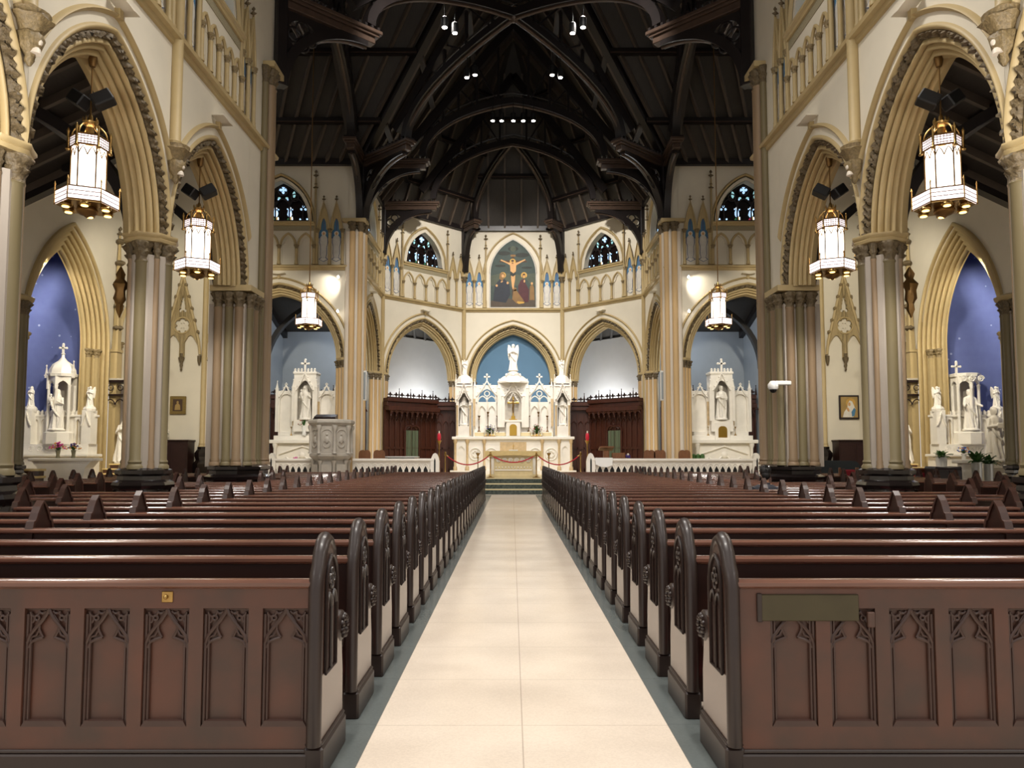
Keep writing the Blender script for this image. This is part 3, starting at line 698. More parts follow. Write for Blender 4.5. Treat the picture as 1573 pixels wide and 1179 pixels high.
    mb = MB(); t = thing('blind_arch', 'small tan blind arch with capitals between the pinnacles of the %s end wall' % side, 'arch', (s*(XE-.02), 29.35, 0), rz)
    AB = Arch(.72, 1.5, 5.9); AB.sweep(mb, [(.2, .0)]+roll((.2, -.02), (.08, -.02), .8)+roll((.06, -.0), (0, .0), .8), n=14); mb.build('hood_mould', 'trim', t, 50)
    for u in (-.8, .8): shaft(t, u, -.04, .09, 2.2, 5.55, 'trim', .3, 'foliagelt')
    # rooms behind the arches
    mb = MB().box(min(s*11.7, s*11.9), max(s*11.7, s*11.9), 32.1, 38.3, 0, 9); mb.box(min(s*6.8, s*6.6+s*5.3), max(s*6.8, s*11.9), 38.1, 38.3, 0, 9); struct('wall_'+side, mb, 'sidewall')
# outer ambulatory wall behind the apse
mb = MB()
pts = [(-7.1, 38.3), (-6.9, 41.5), (-3.5, 45.3), (3.5, 45.3), (6.9, 41.5), (7.1, 38.3)]
for (x0, y0), (x1, y1) in zip(pts[:-1], pts[1:]):
    dx, dy = x1-x0, y1-y0; L = math.hypot(dx, dy); nx, ny = -dy/L*.2, dx/L*.2
    mb.prism([(x0, y0), (x1, y1), (x1+nx, y1+ny), (x0+nx, y0+ny)], 0, 8.2, 'z')
struct('wall_back', mb, 'rearwall')
mb = MB(); us = lin(-2.2, 2.2, 30); mb.plate(us, lambda u: [(.6, AC.z(u, .05) or 5.7)], .66, .76); struct('wall_back', mb, 'blue', (0, BACK, 0))
# aisle outer walls, plain closing walls
for s in (-1, 1):
    side = SN[s]
    mb = MB().box(min(s*13.1, s*13.4), max(s*13.1, s*13.4), -3, 18.6, 0, 8.0); struct('wall_'+side, mb, 'wall')
    mb = MB().box(min(s*13.1, s*16), max(s*13.1, s*16), 18.3, 18.6, 0, 15); struct('wall_'+side, mb, 'wall')
    mb = MB().box(min(s*7.4, s*16), max(s*7.4, s*16), 18.6, 18.8, 10.6, 15.5); struct('wall_'+side, mb, 'wall')
    t = thing('clustered_pier', 'shadowed clustered pier with black base in front of the %s blue chapel' % side, 'pier', (s*12.8, 18.95, 0), 0)
    mb = MB(); octa(mb, .34, 1.3, 5.2); mb.build('core', 'filletn', t)
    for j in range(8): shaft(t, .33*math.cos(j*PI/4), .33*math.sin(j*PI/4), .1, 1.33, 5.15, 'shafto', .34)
    mb = MB(); mb.lathe([(.4, 5.45), (.52, 5.5), (.55, 5.58), (.42, 5.64)], 16); mb.build('abacus', 'trim', t, 50); pier_base(t, .42)

# ------------------------------------------------------------------ timber roof
RZ = 22.6
def roof(name, e0, e1, r0, r1, n, label, purl=(.17, .42, .7)):
    e0, e1, r0, r1 = map(Vector, (e0, e1, r0, r1))
    nrm = (e1-e0).cross(r0-e0).normalized()
    if nrm.z < 0: nrm = -nrm
    up = nrm*.15
    mb = MB().loft([[e0, e1, e1+up, e0+up], [r0, r1, r1+up, r0+up]])
    o = struct('ceiling', mb, 'roof')
    L = (e1-e0).length
    rb = (r1-r0).length
    ua = (e1-e0).normalized()
    for i in range(n):
        f = (i+.5)/n; a = e0.lerp(e1, f); b = r0.lerp(r1, f)
        if rb < L*.9:      # hip or valley plane: rafters run straight up the slope and stop at the edge
            sl = ((r0-e0)-ua*((r0-e0).dot(ua))); x = f*L; xr0 = (r0-e0).dot(ua); xr1 = (r1-e0).dot(ua)
            if x < xr0: t = x/xr0
            elif x > xr1: t = (L-x)/(L-xr1)
            else: t = 1
            b = a+sl*t
        k = MB().tube([a-nrm*.09, b-nrm*.09], 0, rect=(.05, .09)); k.build('rafter', 'rafter', o)
    for p in purl:
        k = MB().tube([e0.lerp(r0, p)-nrm*.16, e1.lerp(r1, p)-nrm*.16], 0, rect=(.1, .12)); k.build('purlin', 'beam', o)
        k = MB().tube([e0.lerp(r0, p)-nrm*.28, e1.lerp(r1, p)-nrm*.28], 0, rect=(.03, .02)); k.build('purlin_bead', 'beamedge', o)
    return o
XE_, YA, YB, YM = 6.6, 20.0, 31.5, 25.75
for s in (-1, 1):
    # the crossing valleys run from each corner to the centre
    roof('ceiling', (s*XE_, YB, EV), (s*15.2, YB, EV), (s*0, YM, RZ), (s*15.2, YM, RZ), 15, '')
    roof('ceiling', (s*XE_, YA, EV), (s*15.2, YA, EV), (s*0, YM, RZ), (s*15.2, YM, RZ), 6, '')
    roof('ceiling', (s*XE_, YB, EV), (s*XE_, YD, EV), (0, YM, RZ), (0, YD, RZ), 8, '')
    roof('ceiling', (s*XE_, -4, EV), (s*XE_, YA, EV), (0, -4, RZ), (0, YM, RZ), 8, '')
    roof('ceiling', (s*XE_, YD, EV), (s*HB, BACK, EV), (0, YD, RZ), (0, YD+.01, RZ), 7, '')
    # lean-to aisle roof
    a0 = (s*13.4, 0, 7.45); a1 = (s*13.4, 18.55, 7.45); b0 = (s*7.05, 0, 10.55); b1 = (s*7.05, 18.55, 10.55)
    roof('ceiling', a0, a1, b0, b1, 22, '', (.5,))
    t = thing('aisle_truss', 'dark curved timber brace under the end of the %s aisle roof' % SN[s], 'roof timber', (s*12.1, 18.1, 0), 0)
    MB().tube([(s*1.2, .1, 7.3), (-s*4.9, .1, 10.3)], 0, rect=(.12, .17)).build('principal_rafter', 'beam', t)
    MB().tube([(-s*4.95+s*(4.2*(1-math.cos(a))), 0, 5.4+3.2*math.sin(a)) for a in lin(0, PI/2*.95, 16)], 0, rect=(.1, .14)).build('brace', 'beam', t)
    for k, yy in enumerate(PY[:2]):
        t = thing('aisle_truss', 'dark curved timber brace under the %s aisle roof behind the %s pier' % (SN[s], ('near', 'second')[k]), 'roof timber', (s*12.1, yy, 0), 0)
        MB().tube([(s*1.2, .1, 7.3), (-s*4.9, .1, 10.3)], 0, rect=(.12, .17)).build('principal_rafter', 'beam', t)
        MB().tube([(-s*4.95+s*(4.4*(1-math.cos(a))), 0, 5.5+3.1*math.sin(a)) for a in lin(0, PI/2*.95, 16)], 0, rect=(.1, .14)).build('brace', 'beam', t)
    # roofs of the rooms behind
    mb = MB().add([(s*6.6, 31.9, 9.9), (s*12.2, 31.9, 9.9), (s*12.2, 38.4, 7.7), (s*6.6, 38.4, 7.7), (s*6.6, 31.9, 10.1), (s*12.2, 31.9, 10.1), (s*12.2, 38.4, 7.9), (s*6.6, 38.4, 7.9)], [(0,1,2,3),(4,5,6,7),(0,1,5,4),(1,2,6,5),(2,3,7,6),(3,0,4,7)])
    struct('ceiling', mb, 'roof')
    t = thing('chapel_truss', 'dark curved roof brace above the side altar in the %s chapel' % SN[s], 'roof timber', (s*11.6, 35.2, 0))
    MB().tube([(-s*(3.4*(1-math.cos(a))), 0, 5.6+3.2*math.sin(a)) for a in lin(0, PI/2, 14)], 0, rect=(.1, .16)).build('brace', 'beam', t)
    MB().tube([(0, -2, 9.2), (0, 3, 7.6)], 0, rect=(.12, .15)).build('wall_plate', 'beam', t)
roof('ceiling', (-HB, BACK, EV), (HB, BACK, EV), (-.01, YD, RZ), (.01, YD, RZ), 6, '', (.3, .6))
mb = MB()
inn = [(-7.15, 37.4, 10.2), (-3.0, 41.65, 10.0), (3.0, 41.65, 10.0), (7.15, 37.4, 10.2)]; out = [(-7.2, 41.8, 8.15), (-3.6, 45.5, 8.15), (3.6, 45.5, 8.15), (7.2, 41.8, 8.15)]
for j in range(3):
    a, b, c, d = inn[j], inn[j+1], out[j+1], out[j]
    mb.loft([[a, b, c, d], [(p[0], p[1], p[2]+.15) for p in (a, b, c, d)]])
    for f in lin(0, 1, 7):
        p0 = Vector(a).lerp(Vector(b), f); p1 = Vector(d).lerp(Vector(c), f); z = Vector((0, 0, -.08)); mb.tube([p0+z, p1+z], 0, rect=(.06, .08))
mb.box(-3.6, 3.6, 44.95, 45.25, 7.9, 8.15)
struct('ceiling', mb, 'roof')
# eaves beam (dark wall plate) along the wall heads
mb = MB()
def seg(mb, a, b, z0, z1, th=.12, inw=.16):
    a = Vector((*a, 0)); b = Vector((*b, 0)); mb.tube([a+Vector((0, 0, (z0+z1)/2)), b+Vector((0, 0, (z0+z1)/2))], 0, rect=(inw, (z1-z0)/2))
P = [(-15.2, 31.45), (-6.6, 31.45), (-6.55, YD), (-HB, BACK-.05), (HB, BACK-.05), (6.55, YD), (6.6, 31.45), (15.2, 31.45)]
for a, b in zip(P[:-1], P[1:]):
    seg(mb, a, b, EV-.1, EV+.16)
o = tag(mb.build('wall_plate_beam', 'beam'), 'dark timber wall plate running along the heads of the chancel and transept walls', 'roof timber')

def bracket(loc, rz, L, label, post=True):
    t = thing('hammer_beam', label, 'hammer beam', loc, rz, 'hammer beam brackets')
    zb = 11.55
    th = lin(0, PI/2, 16)
    MB().tube([(.05+(L-.15)*(1-math.cos(a)), 0, zb+2.2*math.sin(a)) for a in th], 0, rect=(.13, .14)).build('curved_brace', 'beam', t, 40)
    MB().tube([(.05+(L-.15)*(1-math.cos(a))+.02, 0, zb-.0+2.06*math.sin(a)) for a in th[1:]], .05, 6).build('brace_bead', 'beamedge', t, 50)
    if post: MB().cbox(-.18, .14, -.16, .16, zb, 14.6, .03).build('wall_post', 'beam', t)
    mb = MB().cbox(-.1, L+.15, -.15, .15, 13.75, 13.95, .02).cbox(-.1, L+.25, -.21, .21, 13.95, 14.03, .01).cbox(-.1, L+.33, -.27, .27, 14.03, 14.15, .02)
    mb.build('hammer', 'beamedge', t)
    mb = MB()
    for x in lin(.2, L+.2, int(L*5)): mb.box(x-.04, x+.04, -.24, .24, 14.15, 14.24)
    mb.build('dentils', 'beam', t)
    # spandrel tracery
    cx, cz, q = L*.23, 13.15, L*.085
    mb = MB()
    for a in (0, PI/2, PI, 3*PI/2):
        mb.tube([(cx+q*math.cos(a)+q*.85*math.cos(b), 0, cz+q*math.sin(a)+q*.85*math.sin(b)) for b in lin(0, 2*PI, 10)], .035, 5)
    us = lin(.12, L*.97, 30)
    def sp(u):
        c = 1-(u-.05)/(L-.15); lo = zb+2.2*math.sin(math.acos(max(0, min(1, c)))); hi = 13.78
        if lo > hi: return [(hi, hi+.01)]
        if abs(u-cx) < q*1.9:
            h = math.sqrt((q*1.9)**2-(u-cx)**2); a, b = cz-h, cz+h
            return [(lo, max(lo, a)), (max(lo, b), hi)] if b > lo else [(lo, lo), (lo, hi)]
        return [(lo, lo), (lo, hi)]
    mb.plate(sorted(set(us+[cx-q*1.9, cx+q*1.9])), sp, -.03, .03)
    mb.build('tracery', 'beam', t)
    return t
def rib(label, a, b, zt, z0=14.15, th=1.13, rafter=True, wd=.14):
    """curved rib from the tip a of a hammer beam to the node b, with the principal rafter and web above it"""
    ax, ay = a; bx, by = b; L = math.hypot(bx-ax, by-ay); rz = math.atan2(by-ay, bx-ax)
    t = thing('arched_rib', label, 'roof rib', (ax, ay, 0), rz, 'arched roof ribs')
    P = [(L*(1-math.cos(x*th))/(1-math.cos(th)), z0+(zt-z0)*math.sin(x*th)/math.sin(th)) for x in lin(0, 1, 20)]
    MB().tube([(x, 0, z+.16) for x, z in P], 0, rect=(wd, .16)).build('curved_rib', 'beam', t, 40)
    MB().tube([(x, 0, z-.02) for x, z in P], .06, 6).build('rib_bead', 'beamedge', t, 50)
    if rafter:
        mb = MB(); q = [(-.6, z0+.6), (L, zt+3.6)]
        mb.tube([(q[0][0], 0, q[0][1]), (q[1][0], 0, q[1][1])], 0, rect=(wd, .18)); mb.build('principal_rafter', 'beam', t)
        mb = MB()
        for i in range(3, 20, 3):
            x, z = P[i]; z2 = z0+.6+(x+.6)*(zt+3.0-z0)/(L+.6); mb.tube([(x, 0, z+.2), (x, 0, z2)], 0, rect=(.05, .05))
            if i < 17:
                x3, z3 = P[i+3]; mb.tube([(x, 0, z2), (x3, 0, z3+.2)], 0, rect=(.035, .035))
        mb.tube([(x, 0, z+.55) for x, z in P[2:]], .045, 5)
        mb.build('web', 'beam', t)
    return t
for s in (-1, 1):
    side = SN[s]; q = math.radians
    for yy, nm, sy in ((YB, 'far', -1), (YA-.1, 'near', 1)):
        c = (s*6.35, yy-.05)
        dirv = Vector((-s*6.35, YM-yy)).normalized(); ang = math.atan2(dirv.y, dirv.x); L = 2.75
        bracket((c[0], c[1], 0), ang, L, 'dark hammer beam bracket pointing to the crossing from its %s %s corner' % (nm, side))
        tip = (c[0]+dirv.x*L, c[1]+dirv.y*L); rib('great diagonal roof rib rising from the %s %s corner of the crossing' % (nm, side), tip, (0, YM), AP)
        bracket((s*6.5, yy-.05, 0), math.pi/2*(1 if sy > 0 else -1), 2.0, 'dark hammer beam bracket along the %s transept opening at its %s corner' % (side, nm), post=False)
        rib('arched rib over the %s transept opening from its %s side' % (side, nm), (s*6.5, yy+sy*2.0), (s*6.5, YM), AP, th=1.3)
        if nm == 'far': bracket((s*6.35, yy+.12, 0), PI if s > 0 else 0, 2.45, 'dark hammer beam bracket reaching across the nave from the %s %s corner of the crossing' % (nm, side), post=False)
        if nm == 'far': rib('%s half of the arched rib over the chancel mouth' % side, (s*3.9, yy+.12), (0, yy+.12), AP-.35, th=1.3)
    bracket((s*6.5, YD-.1, 0), PI if s > 0 else 0, 2.5, 'dark hammer beam bracket over the %s side of the apse entrance' % side)
    rib('%s half of the arched rib in front of the apse' % side, (s*4.0, YD-.1), (0, YD-.1), AP+.15, th=1.3)
    d = Vector((-s*HB, YD-BACK)).normalized(); a = math.atan2(d.y, d.x)
    bracket((s*(HB-.05), BACK-.1, 0), a, 1.05, 'small dark hammer beam bracket at the %s corner of the apse end wall' % side)
    rib('slender hip rib on the %s of the apse roof' % side, (s*(HB-.05)+d.x*1.05, BACK-.1+d.y*1.05), (0, YD), AP+.3, th=1.0, rafter=False, wd=.1)
t = thing('roof_boss', 'turned timber boss where the diagonal ribs cross', 'roof boss', (0, YM, 0))
MB().lathe([(.05, AP-.15), (.16, AP-.05), (.22, AP+.1), (.16, AP+.3)], 8).build('boss', 'beamedge', t, 40)
# transept roof principals: large dark diagonal truss shapes between crossing and transept bays
for s in (-1, 1):
    t = thing('roof_truss', 'dark timber principal on the %s transept roof slope beside the crossing' % SN[s], 'roof timber', (s*6.75, 0, 0), 0)
    MB().tube([(0, YB, EV+.1), (0, YM, RZ-.2)], 0, rect=(.14, .3)).build('principal_rafter', 'beam', t)
    MB().tube([(0, YB-1.2, EV+.8), (0, YM, AP+1.6)], 0, rect=(.12, .15)).build('lower_rafter', 'beam', t)
    t = thing('valley_beam', 'dark valley rafter running up from the %s chancel corner of the crossing' % SN[s], 'roof timber', (0, 0, 0), 0)
    MB().tube([(s*6.6, YB, EV+.05), (0, YM, RZ-.1)], 0, rect=(.14, .25)).build('valley_rafter', 'beam', t)
# recessed spots
def spot(x, y, z, label):
    t = thing('roof_spotlight', label, 'spotlight', (x, y, z), 0, 'roof spotlights')
    MB().lathe([(.10, 0), (.11, .01), (.11, .32), (.06, .36)], 14).build('housing', 'black', t, 40)
    MB().lathe([(.08, -.012), (.08, .0)], 14).build('lens', 'spotglass', t)
    MB().tube([(0, 0, .3), (0, 0, .9)], .015, 6).build('stem', 'black', t)
for s in (-1, 1):
    spot(s*2.27, 23.9, 15.55, 'lit roof spot by the top edge, outer of the %s pair' % SN[s]); spot(s*1.95, 24.15, 15.5, 'lit roof spot by the top edge, inner of the %s pair' % SN[s])
    spot(s*1.75, 27.4, 15.65, 'lit roof spot under the %s diagonal rib, outer of its pair' % SN[s]); spot(s*1.45, 27.5, 15.8, 'lit roof spot under the %s diagonal rib, inner of its pair' % SN[s])
for i, x in enumerate((-.88, -.5, .0, .42, .85)):
    spot(x, 31.3, 15.75, '%s of the row of five small lit spots above the chancel arch' % ('leftmost', 'second from left', 'middle', 'fourth from left', 'rightmost')[i])

# ------------------------------------------------------------------ pews
YP = [3.81+.865*k for k in range(27)]
PROF_T = [(0,0),(.0,.8),(.0,.93),(.015,1.0),(.035,1.02),(.05,1.08),(.09,1.135),(.165,1.165),(.24,1.135),(.28,1.08),(.295,1.02),(.32,.99),(.33,.93),(.33,.72),(.40,.72),(.45,.73),(.50,.71),(.52,.66),(.50,.60),(.46,.57),(.47,.50),(.49,.40),(.50,0)]
PROF_D = [(0,0),(0,.95),(.02,1.02),(.045,1.03),(.07,1.09),(.10,1.14),(.14,1.185),(.18,1.14),(.21,1.09),(.235,1.03),(.26,1.02),(.28,.95),(.32,.62),(.42,.52),(.46,.3),(.46,0)]
def pew_meshes():
    R = {}
    def keep(k, mb, m, sm=None):
        o = mb.build(k, m, None, sm); R[k] = o.data; bpy.data.objects.remove(o)
    # aisle end, local: x thickness centred on 0 (outer face -x), y depth, z up
    mb = MB().prism(PROF_T, -.03, .03, 'x')
    keep('end_board', mb, 'endface')
    # moulded edge following the head
    hd = [(0, .17)]+[p for p in PROF_T if p[1] >= .8 and p[0] <= .33][0:]
    mb = MB(); e = [(0,.17),(0,.93),(.02,1.0),(.045,1.03),(.07,1.09),(.115,1.14),(.165,1.16),(.215,1.14),(.26,1.09),(.285,1.03),(.31,1.0),(.33,.93),(.33,.73)]
    mb.tube([(0, y, z) for y, z in e], .038, 12); keep('end_mould', mb, 'pewdk', 60)
    mb = MB().cbox(-.05, .05, -.015, .51, 0, .165, .012).cbox(-.043, .043, -.008, .505, .165, .185, .008); keep('end_plinth', mb, 'pewdk')
    # tracery panel on the aisle face; darker raised plate imitates recessed shade
    for sg in (-1, 1):
        mb = MB(); A = Arch(.105, .15, .93); path = [(u+.165, z) for u, z in [A.pt(t, 0) for t in lin(-1, 1, 14)]]
        mb.prism([(.06, .5)]+path+[(.27, .5)], sg*.0301, sg*.034, 'x'); keep('recess_shade%d' % sg, mb, 'paneldk')
        mb = MB(); x = sg*.04
        mb.tube([(x, .06, .5)]+[(x, y, z) for y, z in path]+[(x, .27, .5), (x, .06, .5)], .009, 6)
        for cy in (.115, .215):
            B = Arch(.045, .07, .82); mb.tube([(x, cy+u, z) for u, z in [B.pt(t, 0) for t in lin(-1, 1, 8)]], .009, 5)
        for a in range(4): mb.tube([(x, .165+.028*math.cos(a*PI/2)+.024*math.cos(b), .96+.03*math.sin(a*PI/2)+.024*math.sin(b)) for b in lin(0, 2*PI, 8)], .007, 5)
        mb.tube([(x, .165, .5), (x, .165, .83)], .008, 5)
        keep('carving%d' % sg, mb, 'pewdk', 50)
    # scroll on the arm
    mb = MB().lathe([(.07, -.042), (.085, -.03), (.085, .03), (.07, .042)], 14); mb.xf(Matrix.Translation((0, .445, .655)) @ Matrix.Rotation(PI/2, 4, 'Y'))
    k = len(mb.v)
    for a in lin(0, 2*PI, 9):
        mb.sphere((-.045, .445+.05*math.cos(a), .655+.05*math.sin(a)), .02, 6, 4); mb.sphere((.045, .445+.05*math.cos(a), .655+.05*math.sin(a)), .02, 6, 4)
    mb.tube([(0, .50, .62), (0, .515, .58), (0, .49, .53)], .03, 6)
    keep('scroll', mb, 'pewdk', 50)
    mb = MB().prism(PROF_D, -.025, .025, 'x'); keep('divider', mb, 'pew')
    mb = MB(); mb.tube([(0, y, z+.006) for y, z in PROF_D[1:13]], 0, rect=(.034, .012)); keep('divider_cap', mb, 'capface')
    return R
PM = pew_meshes()
LEN = {}
def pew_len(x0, x1, first):
    k = (round(x0, 2), round(x1, 2), first)
    if k in LEN: return LEN[k]
    R = {}
    def keep(n, mb, m, sm=None):
        o = mb.build(n, m, None, sm); R[n] = o.data; bpy.data.objects.remove(o)
    mb = MB()
    ring = [(.018, .925), (.0, .93), (-.018, .945), (-.018, .962), (0, .975), (.035, .978), (.06, .965), (.062, .945), (.05, .93)]
    mb.loft([[(x, y, z) for y, z in ring] for x in (x0, x1)]); keep('top_rail', mb, 'rail', 50)
    if not first:
        mb = MB().prism([(.02, .42), (.02, .93), (.04, .93), (.075, .42)], x0, x1, 'x').box(x0, x1, .02, .05, .1, .42); keep('back_board', mb, 'pew')
    mb = MB().prism([(.06, .40), (.06, .44), (.42, .455), (.45, .445), (.45, .42), (.42, .41)], x0, x1, 'x'); keep('seat', mb, 'pew')
    mb = MB().box(x0+.05, x1-.05, .62, .66, .12, .17).box(x0+.05, x1-.05, .58, .72, .17, .19)
    for x in lin(x0+.1, x1-.1, 3): mb.box(x-.02, x+.02, .62, .66, 0, .13)
    keep('kneeler_board', mb, 'pewdk')
    mb = MB().cbox(x0+.06, x1-.06, .57, .73, .19, .24, .015); keep('kneeler_cushion', mb, 'red')
    LEN[k] = R; return R
PIERS_Y = [9.74, 13.93, 18.3, 19.2]
def outer(y):
    if y > 19.9: return 7.9
    return 5.95 if any(-.75 < y-p < .75 for p in PIERS_Y) else 7.55
FINISH = []
def pew(s, i, y):
    first = i == 0; xo = outer(y)
    side = SN[s]
    lab = 'dark mahogany pew on the %s of the aisle, %s row from the camera' % (side, ORD[i]) if not first else \
        ('nearest mahogany pew %s of the aisle, its back carved with traceried panels' % side)
    t = thing('pew', lab, 'pew', (0, y, 0), 0, 'pews in the nave')
    x0, x1 = (1.06, xo) if s > 0 else (-xo, -1.06)
    R = pew_len(x0, x1, first)
    for n in ('back_board', 'seat', 'kneeler_board', 'kneeler_cushion', 'top_rail'):
        if n in R: link(n, R[n], t)
    e = link('aisle_end', PM['end_board'], t); e.location = (s*1.035, 0, 0)
    for n, nm in (('end_mould', 'edge_moulding'), ('end_plinth', 'plinth'), ('scroll', 'carved_scroll'), ('recess_shade%d' % -s, 'dark_recess_plate'), ('carving%d' % -s, 'tracery')): link(nm, PM[n], e)
    d = link('divider', PM['divider'], t); d.location = (s*4.12, 0, 0); link('divider_cap', PM['divider_cap'], d)
    d = link('outer_end', PM['divider'], t); d.location = (s*xo, 0, 0); link('divider_cap', PM['divider_cap'], d)
    if first: first_back(t, s, x0, x1)
    return t
def first_back(t, s, x0, x1):
    # framed back with cusped panels facing the camera (y negative is towards us)
    p = .2955; off = -1.185 if s < 0 else 1.335; n = 8
    xs = [off+(p*j)*(-1 if s < 0 else 1) for j in range(n)]; w = .113
    zt, zb = .835, .262
    mb = MB(); us = sorted([x0, x1]+[c+x for c in xs for x in (-w, w)])
    def sp(u):
        if any(abs(u-c) < w for c in xs): return [(.15, zb), (zt, .93)]
        return [(.15, .15+1e-6), (.15, .93)]
    mb.plate(us, sp, .0, .045); mb.build('framed_back', 'pewpanel', t)
    MB().box(x0, x1, .03, .05, .1, .93).build('back_board', 'pewpanel', t)
    mb = MB().cbox(x0, x1, -.02, .05, 0, .135, .008).cbox(x0, x1, -.012, .05, .135, .155, .006); mb.build('plinth', 'pewdk', t)
    A = Arch(.095, .13, .69)
    mesh = None
    for j, c in enumerate(xs):
        if mesh is None:
            mb = MB(); y = .02
            for q, r in ((.104, .010), (.088, .007)):
                mb.tube([(-q, y, zt-.03), (-q, y, zb+.008), (q, y, zb+.008), (q, y, zt-.03)], r, 6)
            # ogee arch: outer ribs sweeping up to the point
            for sg in (-1, 1):
                og = [(sg*.104, .665), (sg*.092, .70), (sg*.065, .735), (sg*.03, .775), (sg*.008, .81), (0, .835)]
                mb.tube([(x, y-.004, z) for x, z in og], .0095, 6)
                ins = [(sg*.02, .80), (sg*.045, .765), (sg*.05, .73), (sg*.035, .70), (sg*.028, .69)]
                mb.tube([(x, y, z) for x, z in ins], .007, 6)
                mb.tube([(sg*.10, y, .64), (sg*.085, y, .668), (sg*.058, y, .68), (sg*.028, y, .69)], .008, 6)
                mb.tube([(sg*.09, y, .69), (sg*.062, y, .70), (sg*.045, y, .735)], .006, 6)
                for cx, cz, a0, a1, rr in ((.072, .815, PI, 2*PI, .022), (.035, .825, PI*1.1, PI*1.9, .018), (.095, .78, PI*.5, PI*1.4, .02), (.062, .785, 0, PI*2, .012)):
                    mb.tube([(sg*(cx+rr*math.cos(a)), y, cz+rr*math.sin(a)) for a in lin(a0, a1, 8)], .0065, 6)
            mb.tube([(-.11, y, zt-.004), (.11, y, zt-.004)], .008, 6)
            mb.prism([(-.112, zb), (.112, zb), (.095, zb+.028), (-.095, zb+.028)], .0, .035)
            o = mb.build('carved_panel', 'pewcarve', t, 50); mesh = o.data; o.location = (c, 0, 0)
        else:
            o = link('carved_panel', mesh, t); o.location = (c, 0, 0)
    if s < 0:
        b = MB().cbox(-1.80, -1.745, -.008, .002, .865, .92, .003).build('number_plate', 'brass', t); b['label'] = 'small square brass plate'
        MB().sphere((-1.777, -.012, .892), .011).build('stud', 'brass', b, 50)
    else:
        b = MB().cbox(1.175, 1.66, -.012, .004, .775, .905, .004).build('blank_plate', 'plate', t); b['label'] = 'blank olive metal plate'
        MB().cbox(1.155, 1.18, -.014, .004, .77, .91, .003).build('plate_edge', 'pewdk', t)
        MB().cbox(1.70, 1.735, -.02, .004, .745, .82, .004).build('wooden_block', 'pewpanel', t)
for i, y in enumerate(YP):
    for s in (-1, 1): pew(s, i, y)
# aisle pews beyond the arcades
def side_pew(s, j, y):
    t = thing('pew', 'short dark pew in the %s side aisle, %s from the front' % (SN[s], ORD[j]), 'pew', (0, y, 0), 0, 'pews in the side aisles')
    xa, xb = (9.2, 11.3); x0, x1 = (xa, xb) if s > 0 else (-xb, -xa)
    R = pew_len(x0, x1, False)
    for n in ('back_board', 'seat', 'top_rail'): link(n, R[n], t)
    for x, nm in ((xa, 'inner_end'), (xb, 'outer_end')):
        d = link(nm, PM['divider'], t); d.location = (s*x, 0, 0)
        link('divider_cap', PM['divider_cap'], d)
ys = [y for y in [11.5+.865*k for k in range(16)]]
for s in (-1, 1):
    for j, y in enumerate(reversed(ys)): side_pew(s, j, y)

